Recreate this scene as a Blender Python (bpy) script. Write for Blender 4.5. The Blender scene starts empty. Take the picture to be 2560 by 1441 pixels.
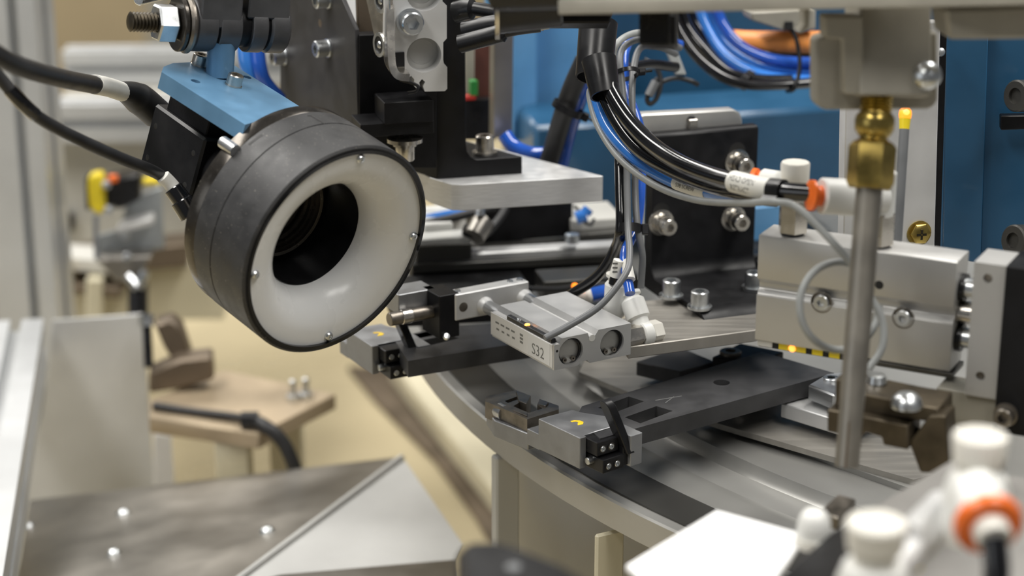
import bpy, bmesh, math, random
from mathutils import Vector, Matrix
random.seed(7)
SC = bpy.context.scene
COL = SC.collection
S = 0.001                       # everything below is written in millimetres

# ---------------------------------------------------------------- camera, world, lights, exposure
FPX, PITCH = 5000.0, math.radians(18)
CAM = Vector((0, 0, 1450.0))
FW = Vector((0, math.cos(PITCH), -math.sin(PITCH)))
UP = Vector((0, math.sin(PITCH), math.cos(PITCH)))
RT = Vector((1, 0, 0))
cd = bpy.data.cameras.new('camera'); cam = bpy.data.objects.new('camera', cd); COL.objects.link(cam)
cam.location = CAM * S
cam.rotation_euler = (math.pi / 2 - PITCH, 0, 0)
cd.sensor_width = 36.0; cd.lens = FPX / 2560 * 36.0
cd.clip_start = 0.02; cd.clip_end = 50
cd.dof.use_dof = True; cd.dof.focus_distance = 0.985; cd.dof.aperture_fstop = 5.8; cd.dof.aperture_blades = 0
SC.camera = cam
w = bpy.data.worlds.new('hall_light'); SC.world = w; w.use_nodes = True
bg = w.node_tree.nodes['Background']; bg.inputs[0].default_value = (0.93, 0.96, 1.0, 1); bg.inputs[1].default_value = 0.17
def area(name, loc, size, energy, target, col=(1, 0.97, 0.92)):
    l = bpy.data.lights.new(name, 'AREA'); l.shape = 'RECTANGLE'; l.size, l.size_y = size; l.energy = energy; l.color = col
    o = bpy.data.objects.new(name, l); COL.objects.link(o); o.location = loc
    o.rotation_euler = (Vector(target) - Vector(loc)).to_track_quat('-Z', 'Y').to_euler()
    return o
area('ceiling_strip_light', (-1.1, 0.9, 3.1), (0.5, 3.2), 112, (-1.1, 0.9, 0))
area('ceiling_strip_light', (0.9, 0.7, 3.1), (0.5, 3.2), 98, (0.9, 0.7, 0))
area('ceiling_strip_light', (-1.8, 3.4, 3.1), (3.2, 0.6), 110, (-1.8, 3.4, 0))
area('window_light', (-3.6, -1.4, 2.0), (2.2, 1.6), 20, (0, 1.0, 1.1), (0.92, 0.96, 1.0))
vs = SC.view_settings
vs.view_transform = 'Standard'; vs.look = 'None'; vs.gamma = 1.0; vs.exposure = -0.43; vs.use_curve_mapping = False

# ---------------------------------------------------------------- placing helpers (photo pixel + distance -> point in mm)
def ray(x, y): return FW + RT * ((x - 1280) / FPX) - UP * ((y - 720.5) / FPX)
def V(x, y, d): return CAM + ray(x, y) * d
def onz(x, y, z):
    r = ray(x, y); return CAM + r * ((z - CAM.z) / r.z)
def onp(x, y, p0, n):
    r = ray(x, y); return CAM + r * ((p0 - CAM).dot(n) / r.dot(n))
def hd(h): a = math.radians(h); return Vector((math.sin(a), math.cos(a), 0))
def onv(x, y, p0, h): return onp(x, y, p0, hd(h + 90))
Z = Vector((0, 0, 1))

# ---------------------------------------------------------------- materials
MATS = {}
def mat(name, col, metal=0.0, rough=0.5, var=0.08, nscale=60, stretch=(1, 1, 1), bump=0.0, bscale=400, coat=0.0, rvar=0.08,
        emit=None, estr=0, speck=0, trans=0, sss=0, spec=0.5, col2=None):
    m = bpy.data.materials.new(name); m.use_nodes = True
    nt = m.node_tree; b = nt.nodes['Principled BSDF']; L = nt.links.new
    b.inputs['Metallic'].default_value = metal; b.inputs['Roughness'].default_value = rough
    b.inputs['Specular IOR Level'].default_value = spec
    tc = nt.nodes.new('ShaderNodeTexCoord'); mp = nt.nodes.new('ShaderNodeMapping'); mp.inputs['Scale'].default_value = stretch
    L(tc.outputs['Object'], mp.inputs['Vector'])
    nz = nt.nodes.new('ShaderNodeTexNoise'); nz.inputs['Scale'].default_value = nscale; nz.inputs['Detail'].default_value = 5
    L(mp.outputs[0], nz.inputs['Vector'])
    cr = nt.nodes.new('ShaderNodeValToRGB')
    c2 = col2 or tuple(min(1, c * (1 + var * 2)) for c in col)
    c1 = tuple(c * (1 - var * 2) for c in col) if col2 is None else col
    cr.color_ramp.elements[0].position = 0.3; cr.color_ramp.elements[0].color = (*c1, 1)
    cr.color_ramp.elements[1].position = 0.7; cr.color_ramp.elements[1].color = (*c2, 1)
    L(nz.outputs['Fac'], cr.inputs[0]); L(cr.outputs[0], b.inputs['Base Color'])
    mr = nt.nodes.new('ShaderNodeMapRange'); mr.inputs['From Min'].default_value = .3; mr.inputs['From Max'].default_value = .7
    mr.inputs['To Min'].default_value = max(0.02, rough - rvar); mr.inputs['To Max'].default_value = min(1, rough + rvar)
    L(nz.outputs['Fac'], mr.inputs['Value']); L(mr.outputs[0], b.inputs['Roughness'])
    if bump:
        n2 = nt.nodes.new('ShaderNodeTexNoise'); n2.inputs['Scale'].default_value = bscale; n2.inputs['Detail'].default_value = 3
        L(mp.outputs[0], n2.inputs['Vector'])
        bp = nt.nodes.new('ShaderNodeBump'); bp.inputs['Strength'].default_value = bump; bp.inputs['Distance'].default_value = 0.0004
        L(n2.outputs['Fac'], bp.inputs['Height']); L(bp.outputs[0], b.inputs['Normal'])
    if speck:
        n3 = nt.nodes.new('ShaderNodeTexNoise'); n3.inputs['Scale'].default_value = 1100; n3.inputs['Detail'].default_value = 1
        L(tc.outputs['Object'], n3.inputs['Vector']); r3 = nt.nodes.new('ShaderNodeValToRGB')
        r3.color_ramp.elements[0].position = .70; r3.color_ramp.elements[0].color = (0, 0, 0, 1)
        r3.color_ramp.elements[1].position = .76; r3.color_ramp.elements[1].color = (speck, speck, speck, 1)
        L(n3.outputs['Fac'], r3.inputs[0]); mx = nt.nodes.new('ShaderNodeMixRGB'); mx.inputs[2].default_value = (.5, .46, .38, 1)
        L(r3.outputs[0], mx.inputs[0]); L(cr.outputs[0], mx.inputs[1]); L(mx.outputs[0], b.inputs['Base Color'])
    if coat: b.inputs['Coat Weight'].default_value = coat; b.inputs['Coat Roughness'].default_value = 0.08
    if sss: b.inputs['Subsurface Weight'].default_value = sss; b.inputs['Subsurface Radius'].default_value = (.01, .01, .01); b.inputs['Subsurface Scale'].default_value = .5
    if trans: b.inputs['Transmission Weight'].default_value = trans
    if emit: b.inputs['Emission Color'].default_value = (*emit, 1); b.inputs['Emission Strength'].default_value = estr
    MATS[name] = m; return name
mat('black_anodised', (.008, .008, .009), 0.0, .42, .15, 90, bump=.15, bscale=900, spec=.22)
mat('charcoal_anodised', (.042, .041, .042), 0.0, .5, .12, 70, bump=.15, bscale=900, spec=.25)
mat('arm_black', (.046, .046, .048), .05, .42, .15, 60, bump=.1, bscale=1200)
mat('housing_grey', (.027, .027, .028), 0, .52, .12, 120, bump=.12, bscale=1500, speck=.25)
mat('gloss_black', (.075, .068, .060), .8, .22, .1, 80, speck=.5)
mat('rubber', (.018, .018, .019), 0, .5, .15, 60, bump=.1, bscale=700)
mat('gloss_tube_black', (.006, .006, .007), 0, .13, .1, 40, coat=.5)
mat('plastic_black', (.010, .010, .011), 0, .32, .12, 80, spec=.35)
mat('aluminium', (.62, .63, .64), 1, .36, .06, 50, (1, 1, 40), bump=.06, bscale=300)
mat('aluminium_brushed', (.76, .76, .755), .5, .42, .05, 60, (2, 2, 40), bump=.08, bscale=200)
mat('aluminium_satin', (.55, .55, .545), .75, .46, .04, 40)
mat('aluminium_light', (.66, .66, .655), .55, .5, .04, 40)
mat('cylinder_grey', (.52, .515, .50), .6, .48, .03, 30)
mat('gripper_grey', (.30, .305, .315), .7, .42, .08, 70, bump=.08, bscale=900)
mat('zinc', (.66, .68, .69), 1, .32, .08, 120)
mat('nickel', (.60, .57, .52), 1, .27, .08, 90)
mat('stainless', (.34, .32, .29), .9, .40, .16, 14, bump=.05, bscale=300)
mat('stainless_light', (.62, .61, .585), .7, .45, .10, 12)
mat('nozzle_steel', (.27, .25, .215), .75, .45, .06, 60)
mat('dark_steel', (.22, .198, .17), .85, .36, .18, 120, bump=.2, bscale=900)
mat('bronze_oxide', (.085, .068, .045), .6, .42, .18, 80)
mat('brass', (.46, .34, .10), 1, .32, .18, 90)
mat('thread_dark', (.06, .05, .035), .8, .35, .2, 200)
mat('blue_paint', (.017, .082, .168), 0, .38, .06, 30, coat=.3)
mat('blue_paint_lit', (.12, .32, .58), 0, .35, .05, 30, coat=.2)  # lighter copy of blue_paint; light on the bright faces is put into the colour
mat('blue_anodised', (.118, .25, .40), .25, .38, .05, 60, bump=.05, bscale=900)
mat('blue_tube', (.02, .10, .50), 0, .16, .12, 40, coat=.5)
mat('blue_tube_light', (.04, .20, .64), 0, .18, .1, 40, coat=.5)
mat('grey_cable', (.27, .28, .275), 0, .42, .06, 60)
mat('dark_grey_cable', (.14, .145, .15), 0, .4, .06, 60)
mat('orange_hose', (.95, .32, .07), 0, .42, .08, 40)
mat('orange_plastic', (.85, .16, .02), 0, .35, .05, 60)
mat('white_plastic', (.72, .72, .69), 0, .38, .03, 40)
mat('cream_plastic', (.70, .68, .62), 0, .42, .03, 40)
mat('diffuser_white', (.76, .765, .76), 0, .27, .015, 40, spec=.45)
mat('label_white', (.74, .73, .68), 0, .55, .03, 80)
mat('print_black', (.008, .008, .008), 0, .6, .02, 80)
mat('print_grey', (.13, .13, .12), 0, .6, .02, 80)
mat('yellow_plastic', (.80, .62, .02), 0, .4, .05, 60)
mat('yellow_paint', (.85, .56, .02), 0, .5, .05, 200)
mat('cream_paint', (.58, .57, .53), 0, .42, .03, 15)
mat('cream_warm', (.62, .57, .42), 0, .45, .05, 12)
mat('taupe_paint', (.30, .285, .24), 0, .45, .05, 20)
mat('ring_dark', (.075, .073, .067), .55, .38, .12, 10)
mat('ring_light_grey', (.42, .415, .395), .55, .40, .06, 10)
mat('ring_mid_grey', (.34, .336, .318), .5, .38, .08, 10)
mat('manifold_grey', (.26, .25, .235), .3, .45, .06, 20)
mat('hub_plate', (.36, .34, .305), .6, .40, .05, 8, (2, 30, 2), bump=.02, bscale=60)
mat('clamp_grey', (.085, .085, .088), .45, .36, .1, 70, bump=.1, bscale=900)
mat('pale_metal', (.60, .60, .585), .25, .5, .07, 9)
mat('zinc_sheet', (.42, .45, .47), .35, .45, .05, 20)
mat('tan_steel', (.42, .335, .23), .35, .42, .12, 14)
mat('brown_steel', (.16, .125, .09), .5, .45, .15, 20)
mat('beige_floor', (.47, .40, .255), 0, .30, .08, 3, rvar=.1)
mat('beige_wall', (.60, .49, .31), 0, .7, .05, 3)
mat('grey_cabinet', (.46, .45, .41), 0, .5, .05, 6)
mat('profile_alu', (.54, .55, .555), .45, .42, .04, 12)
mat('paper_white', (.82, .82, .82), 0, .5, .02, 30)
mat('beige_casting', (.34, .32, .27), .1, .5, .06, 40, bump=.1, bscale=500)
mat('lens_glass', (.008, .007, .01), 0, .06, .05, 40, coat=1)
mat('red_plastic', (.5, .03, .02), 0, .4)
mat('green_plastic', (.03, .25, .05), 0, .4)
mat('brown_board', (.09, .03, .02), 0, .5)
mat('led_amber', (1, .35, .03), 0, .4, emit=(1, .20, .01), estr=2.2)
mat('led_core', (1, .6, .2), 0, .4, emit=(1, .27, .03), estr=3.4)

# ---------------------------------------------------------------- mesh builders (bmesh in world mm)
def bm_new(): return bmesh.new()
def _bev(bm, b, seg=1, ang=35):
    if b <= 0: return
    bmesh.ops.recalc_face_normals(bm, faces=bm.faces)
    es = [e for e in bm.edges if len(e.link_faces) == 2 and math.degrees(e.calc_face_angle(0)) > ang]
    bmesh.ops.bevel(bm, geom=es, offset=b, segments=seg, affect='EDGES', profile=.5, clamp_overlap=True)
def join(*bms):
    out = bms[0]
    for b in bms[1:]:
        m = bpy.data.meshes.new('t'); b.to_mesh(m); out.from_mesh(m); bpy.data.meshes.remove(m); b.free()
    return out
def prism(pts, vec, b=0.0, seg=1):
    bm = bmesh.new()
    a = [bm.verts.new(p) for p in pts]; c = [bm.verts.new(Vector(p) + vec) for p in pts]
    bm.faces.new(a); bm.faces.new(c[::-1])
    n = len(pts)
    for i in range(n): bm.faces.new((a[i], a[(i + 1) % n], c[(i + 1) % n], c[i]))
    bmesh.ops.recalc_face_normals(bm, faces=bm.faces)
    _bev(bm, b, seg); return bm
def plate(outer, holes, vec):
    bm = bmesh.new(); es = []
    for loop in [outer] + holes:
        vsx = [bm.verts.new(p) for p in loop]
        es += [bm.edges.new((vsx[i], vsx[(i + 1) % len(vsx)])) for i in range(len(vsx))]
    bmesh.ops.triangle_fill(bm, use_beauty=True, use_dissolve=False, edges=es)
    r = bmesh.ops.extrude_face_region(bm, geom=list(bm.faces))
    bmesh.ops.translate(bm, vec=vec, verts=[v for v in r['geom'] if isinstance(v, bmesh.types.BMVert)])
    bmesh.ops.recalc_face_normals(bm, faces=bm.faces); return bm
def axes(n):
    n = Vector(n).normalized(); a = Z if abs(n.z) < .95 else Vector((1, 0, 0))
    x = a.cross(n).normalized(); return x, n.cross(x), n
def circle(p, n, r, k=24, ph=0):
    x, y, _ = axes(n); return [p + x * (r * math.cos(ph + 2 * math.pi * i / k)) + y * (r * math.sin(ph + 2 * math.pi * i / k)) for i in range(k)]
def lathe(p, n, prof, k=24, hexin=None, closed=True):
    """prof: (radius, height along n); hexin: indices of profile rows that follow a hexagon"""
    x, y, n = axes(n); bm = bmesh.new(); rows = []
    for j, (r, h) in enumerate(prof):
        if r <= 1e-6: rows.append([bm.verts.new(p + n * h)]); continue
        row = []
        for i in range(k):
            a = 2 * math.pi * i / k; rr = r
            if hexin and j in hexin:
                t = (a % (math.pi / 3)) - math.pi / 6; rr = r * math.cos(math.pi / 6) / math.cos(t)
            row.append(bm.verts.new(p + n * h + x * (rr * math.cos(a)) + y * (rr * math.sin(a))))
        rows.append(row)
    for a, b in zip(rows, rows[1:]):
        for i in range(k):
            i2 = (i + 1) % k
            if len(a) == 1 and len(b) == 1: continue
            if len(a) == 1: bm.faces.new((a[0], b[i], b[i2]))
            elif len(b) == 1: bm.faces.new((a[i], a[i2], b[0]))
            else: bm.faces.new((a[i], a[i2], b[i2], b[i]))
    if closed:
        for r in (rows[0], rows[-1]):
            if len(r) > 2 and rows[0] is not rows[-1]: bm.faces.new(r)
    bmesh.ops.recalc_face_normals(bm, faces=bm.faces); return bm
def cyl(a, b, r, k=20, ch=0.0, r2=None):
    n = b - a; h = n.length; r2 = r if r2 is None else r2
    pr = [(r - ch, 0), (r, ch), (r2, h - ch), (r2 - ch, h)] if ch else [(r, 0), (r2, h)]
    return lathe(a, n, pr, k)
def pipe(p, n, ro, ri, h, k=28):
    bm = lathe(p, n, [(ri, 0), (ro, 0), (ro, h), (ri, h), (ri, 0)], k, closed=False)
    bmesh.ops.remove_doubles(bm, verts=bm.verts, dist=1e-4); return bm
def spline(pts, sub=8):
    P = [Vector(p) for p in pts]; out = []
    for i in range(len(P) - 1):
        p0 = P[i - 1] if i else P[i] * 2 - P[i + 1]; p1, p2 = P[i], P[i + 1]
        p3 = P[i + 2] if i + 2 < len(P) else p2 * 2 - p1
        for k in range(sub):
            t = k / sub
            out.append(.5 * ((2 * p1) + (p2 - p0) * t + (2 * p0 - 5 * p1 + 4 * p2 - p3) * t * t + (3 * p1 - p0 - 3 * p2 + p3) * t ** 3))
    out.append(P[-1]); return out
def tube(path, r, k=12, closed=False):
    bm = bmesh.new(); rows = []; n = len(path); prev = None
    for i, p in enumerate(path):
        if closed: t = (path[(i + 1) % n] - path[i - 1]).normalized()
        else: t = (path[min(i + 1, n - 1)] - path[max(i - 1, 0)]).normalized()
        if prev is None: x = t.orthogonal().normalized()
        else: x = (prev - t * prev.dot(t)).normalized()
        prev = x; y = t.cross(x); rr = r[i] if isinstance(r, (list, tuple)) else r
        rows.append([bm.verts.new(p + x * (rr * math.cos(2 * math.pi * j / k)) + y * (rr * math.sin(2 * math.pi * j / k))) for j in range(k)])
    pairs = list(zip(rows, rows[1:])) + ([(rows[-1], rows[0])] if closed else [])
    for a, b in pairs:
        for j in range(k): bm.faces.new((a[j], a[(j + 1) % k], b[(j + 1) % k], b[j]))
    if not closed: bm.faces.new(rows[0]); bm.faces.new(rows[-1])
    bmesh.ops.recalc_face_normals(bm, faces=bm.faces); return bm
def pxpath(pts, sub=8): return spline([V(*p) for p in pts], sub)
class Fr:
    """local frame: origin o, unit axes x, y, z"""
    def __init__(s, o, x, y, z=None): s.o = o; s.x = x.normalized(); s.y = y.normalized(); s.z = (z or s.x.cross(s.y)).normalized()
    def p(s, a, b, c): return s.o + s.x * a + s.y * b + s.z * c
    def box(s, x0, x1, y0, y1, z0, z1, b=0.25, seg=1):
        return prism([s.p(x0, y0, z0), s.p(x1, y0, z0), s.p(x1, y1, z0), s.p(x0, y1, z0)], s.z * (z1 - z0), b, seg)
    def poly(s, pts, z0, z1, b=0.25, seg=1): return prism([s.p(a, c, z0) for a, c in pts], s.z * (z1 - z0), b, seg)
def text(string, size, o, x, y, depth=.08, align='LEFT'):
    cu = bpy.data.curves.new('t', 'FONT'); cu.body = string; cu.size = size; cu.align_x = align; cu.resolution_u = 3
    ob = bpy.data.objects.new('t', cu); COL.objects.link(ob)
    me = ob.evaluated_get(bpy.context.evaluated_depsgraph_get()).to_mesh()
    bm = bmesh.new(); bm.from_mesh(me); bpy.data.objects.remove(ob); bpy.data.curves.remove(cu)
    x = x.normalized(); y = y.normalized(); n = x.cross(y)
    for v in bm.verts: v.co = o + x * v.co.x + y * v.co.y + n * depth
    return bm
def hpx(pts, z): return [onz(x, y, z) for x, y in pts]
def vpx(pts, p0, h): return [onv(x, y, p0, h) for x, y in pts]
def hslab(pts, z, t, b=.3): return prism(hpx(pts, z), Z * -t, b)
def vslab(pts, p0, h, t, b=.3, vec=None):
    """upright slab: outline in photo pixels on the upright plane through p0 with heading h, thickness t away from the camera"""
    n = hd(h + 90); n = n if n.y > 0 else -n
    return prism(vpx(pts, p0, h), vec or n * t, b)

# ---------------------------------------------------------------- things, parts, sub-parts
class Node:
    def __init__(s, ob, org): s.ob = ob; s.org = org; s.kids = []
def _mesh(name, bm, m, label=None, smooth=35):
    cs = [v.co for v in bm.verts]
    lo = Vector((min(c[i] for c in cs) for i in range(3))); hi = Vector((max(c[i] for c in cs) for i in range(3)))
    org = Vector(((lo.x + hi.x) / 2, (lo.y + hi.y) / 2, lo.z))
    for v in bm.verts: v.co = (v.co - org) * S
    me = bpy.data.meshes.new(name); bm.to_mesh(me); bm.free()
    me.polygons.foreach_set('use_smooth', [True] * len(me.polygons)); me.set_sharp_from_angle(angle=math.radians(smooth))
    me.materials.append(MATS[m]); ob = bpy.data.objects.new(name, me); COL.objects.link(ob); ob.location = org * S
    if label: ob['label'] = label
    return Node(ob, org)
class Thing:
    def __init__(s, name, label, cat=None, group=None, kind=None):
        s.name, s.label, s.cat, s.group, s.kind = name, label, cat, group, kind; s.parts = []
    def part(s, name, bm, m, label=None): n = _mesh(name, bm, m, label); s.parts.append(n); return n
    def sub(s, par, name, bm, m, label=None): n = _mesh(name, bm, m, label); par.kids.append(n); return n
    def _tag(s, o):
        o['label'] = s.label
        if s.kind: o['kind'] = s.kind
        if s.cat and s.kind != 'structure': o['category'] = s.cat
        if s.group: o['group'] = s.group
    def done(s):
        xs = [n.org for n in s.parts]
        base = Vector((sum(p.x for p in xs) / len(xs), sum(p.y for p in xs) / len(xs), min(p.z for p in xs)))
        e = bpy.data.objects.new(s.name, None); COL.objects.link(e); e.location = base * S; e.empty_display_size = .01; s._tag(e)
        for n in s.parts:
            n.ob.parent = e; n.ob.location = (n.org - base) * S
            for k in n.kids: k.ob.parent = n.ob; k.ob.location = (k.org - n.org) * S
        return e
def one(name, bm, m, label, cat=None, group=None, kind=None):
    n = _mesh(name, bm, m); t = Thing(name, label, cat, group, kind); t._tag(n.ob); return n
def head_prof(r, h, ri, dep, ch): return [(0, 0), (r, 0), (r, h - ch), (r - ch, h), (ri, h), (ri, h - dep), (0, h - dep)]
def cap_screw(t, p, n, r=4.2, h=5.0, washer=None, m='zinc', name='cap_screw', par=None):
    """socket head cap screw standing on p along n, washer = (radius, thickness)"""
    n = Vector(n).normalized(); h0 = 0
    if washer: h0 = washer[1]
    bm = lathe(p + n * h0, n, head_prof(r, h, r * .56, h * .6, r * .12), 24, hexin=(4, 5))
    q = t.sub(par, name, bm, m) if par else t.part(name, bm, m)
    if washer:
        wb = pipe(p, n, washer[0], r * .5, washer[1])
        (t.part('washer', wb, m) if par else t.sub(q, 'washer', wb, m))
    return q
def dome_screw(t, p, n, r, h, m='zinc', name='dome_screw', par=None):
    pr = [(r, 0)] + [(r * math.cos(a), h * math.sin(a)) for a in (.35, .7, 1.05, 1.3)]
    pr += [(r * .26, h * .97), (r * .24, h * .6), (0, h * .55)]
    bm = lathe(p, n, [(0, 0)] + pr, 20, hexin=(6, 7))
    return t.sub(par, name, bm, m) if par else t.part(name, bm, m)
def tie(path, i, r, label, tail=None, w=4.0, headdir=None):
    """a cable tie: band round the bundle at path[i] with a square head"""
    p = path[i]; n = (path[min(i + 1, len(path) - 1)] - path[max(0, i - 1)]).normalized()
    t = Thing('cable_tie', label, 'cable tie')
    t.part('band', pipe(p - n * w / 2, n, r + .9, r, w, 20), 'plastic_black')
    d = headdir or RT; d = (d - n * d.dot(n)).normalized(); f = Fr(p + d * (r + .5), n, d)
    t.part('tie_head', f.box(-w * .6, w * .6, 0, 3.6, -2.2, 2.2, .4), 'plastic_black')
    if tail: t.part('tail', tube([f.p(0, 3, 0), f.p(0, 3 + tail, 0)], .9, 6), 'plastic_black')
    t.done()

# ================================================================ the hall
one('floor', prism([Vector((-6000, -3000, 0)), Vector((4000, -3000, 0)), Vector((4000, 7000, 0)), Vector((-6000, 7000, 0))], Z * -50), 'beige_floor', 'beige coated hall floor', kind='structure')
one('wall_back', prism([Vector((-6000, 6500, 0)), Vector((4000, 6500, 0)), Vector((4000, 6600, 0)), Vector((-6000, 6600, 0))], Z * 3400), 'beige_wall', 'beige hall wall behind the machine', kind='structure')

# machine base under the dial, floor plate with wiring channel
zf = 700.0
t = Thing('machine_bed', 'beige machine bed plate on four legs around the dial', 'machine bed')
def bedpx(pts): return hpx(pts, zf)
t.part('bed_plate', prism([Vector((-1500, 900, zf)), Vector((1200, 900, zf)), Vector((1200, 3200, zf)), Vector((-1500, 3200, zf))], Z * -30), 'beige_floor')
for a in ((-1400, 1000), (-1400, 3100), (1100, 1000), (1100, 3100)):
    t.part('leg', prism([Vector((a[0] - 40, a[1] - 40, 0)), Vector((a[0] + 40, a[1] - 40, 0)), Vector((a[0] + 40, a[1] + 40, 0)), Vector((a[0] - 40, a[1] + 40, 0))], Z * (zf - 30)), 'taupe_paint')
t.done()
one('wiring_channel', prism(hpx([(870, 915), (975, 915), (1045, 1000), (1185, 1172), (1262, 1275), (1262, 1420), (1190, 1290), (1090, 1150), (940, 1000)], zf + 6), Z * -6, 1), 'brown_steel', 'dark brown wiring channel along the beige bed beside the dial', 'channel')
one('cream_ledge', prism(hpx([(975, 900), (1085, 880), (1120, 980), (1262, 1120), (1262, 1262), (1185, 1165), (1045, 992)], zf + 31), Z * -24, 2), 'cream_warm', 'cream ledge between the wiring channel and the dial rim', 'ledge')

# ---------------------------------------------------------------- dial (rotary table)
DC = Vector((574, 1279, 0))
def ring(r0, r1, z0, z1, k=180): 
    bm = lathe(DC, Z, [(r0, z0), (r1, z0), (r1, z1), (r0, z1), (r0, z0)], k, closed=False)
    bmesh.ops.remove_doubles(bm, verts=bm.verts, dist=1e-3); return bm
t = Thing('rotary_dial', 'large round indexing dial with light and dark rings under the tool arms', 'turntable')
t.part('rim_flange', lathe(DC, Z, [(560, 1035), (650, 1035), (650, 1049), (649, 1050), (560, 1050)], 200), 'ring_light_grey')
t.part('dark_ring', ring(619, 643, 1048, 1051), 'ring_dark')
lr = lathe(DC, Z, [(574, 1040), (619, 1040), (619, 1051.2), (604, 1051.4), (598, 1050.6), (592, 1048.4), (586, 1047), (580, 1048.4), (576, 1052), (574, 1056), (574, 1040)], 200, closed=False); bmesh.ops.remove_doubles(lr, verts=lr.verts, dist=1e-3)
t.part('light_ring', lr, 'ring_mid_grey')
t.part('groove_ring', ring(540, 574, 1045, 1056), 'ring_mid_grey')
t.part('hub_disc', lathe(DC, Z, [(0, 1040), (545, 1040), (545, 1059), (0, 1059)], 160), 'ring_mid_grey')
t.part('drum', lathe(DC, Z, [(0, 745), (577, 745), (577, 1035), (0, 1035)], 140), 'taupe_paint')
t.done()
t = Thing('dial_support', 'pale painted support post under the dial rim', 'support post')
a = V(1242, 1240, 1072); f = Fr(Vector((a.x, a.y, 0)), hd(62), hd(-28))
t.part('post', f.box(0, 14, 0, 7, 701, 1034.3, 1), 'cream_paint')
t.part('foot', f.box(-4, 18, -4, 11, 701, 712, 1), 'cream_paint')
t.done()
a = V(1492, 1360, 985); f = Fr(Vector((a.x, a.y, 0)), hd(62), hd(-28))
one('cream_side_panel', f.box(0, 16, 0, 3, 701, 1030, 1), 'cream_warm', 'cream painted panel under the dial, half hidden by the white plate', 'panel')

# hub plates bolted on the dial
one('hub_segment', plate(hpx([(1448, 930), (1567, 979), (1700, 1026), (1760, 900), (1480, 860)], 1062), [], Z * -3), 'hub_plate', 'beige brushed hub plate between the twin-rod cylinder and the black arm', 'plate')
one('hub_segment', plate(hpx([(1740, 1040), (1800, 1061), (2040, 1131), (2284, 1200), (2420, 1160), (2250, 1020), (1960, 1000)], 1062), [], Z * -3), 'hub_plate', 'beige brushed hub plate below the steel nozzle tip', 'plate')
one('hub_block', hslab([(1590, 905), (1700, 930), (1790, 905), (1700, 868)], 1074, 8, .5), 'charcoal_anodised', 'dark grey block on the hub beside the black arm', 'block')

# ---------------------------------------------------------------- tool arms
UA, VA = hd(52), hd(-38)
def tool_arm(z, outline, slots, hole, lab, mt='arm_black'):
    t = Thing('tool_arm', lab, 'tool arm', 'tool arms on the dial')
    hs = [hpx(s, z) for s in slots]
    if hole: hs.append(circle(onz(hole[0], hole[1], z), Z, hole[2], 20))
    t.part('bar', plate(hpx(outline, z), hs, Z * -9.2), mt)
    return t
ZA = 1084.3
t = tool_arm(ZA, [(1500, 1097), (1603, 1068), (2015, 953), (2085, 933), (1905, 880), (1455, 1016), (1440, 1045)],
             [[(1495, 1020), (1572, 992), (1610, 1004), (1537, 1032)], [(1562, 1044), (1641, 1016), (1682, 1028), (1601, 1059)]], (1804, 957, 4.3),
             'black tool arm in front with two slots, a round hole and a scratched top')
g = Fr(onz(1652, 1000, ZA) + Z * .1, hd(66), hd(-24))
t.part('scratch', g.box(-3, 12, 0, .35, -.1, .03, 0), 'aluminium_satin')
t.part('scratch', Fr(onz(1664, 1008, ZA) + Z * .1, hd(30), hd(-60)).box(0, 10, 0, .25, -.1, .03, 0), 'aluminium_satin')
t.done()

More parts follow.
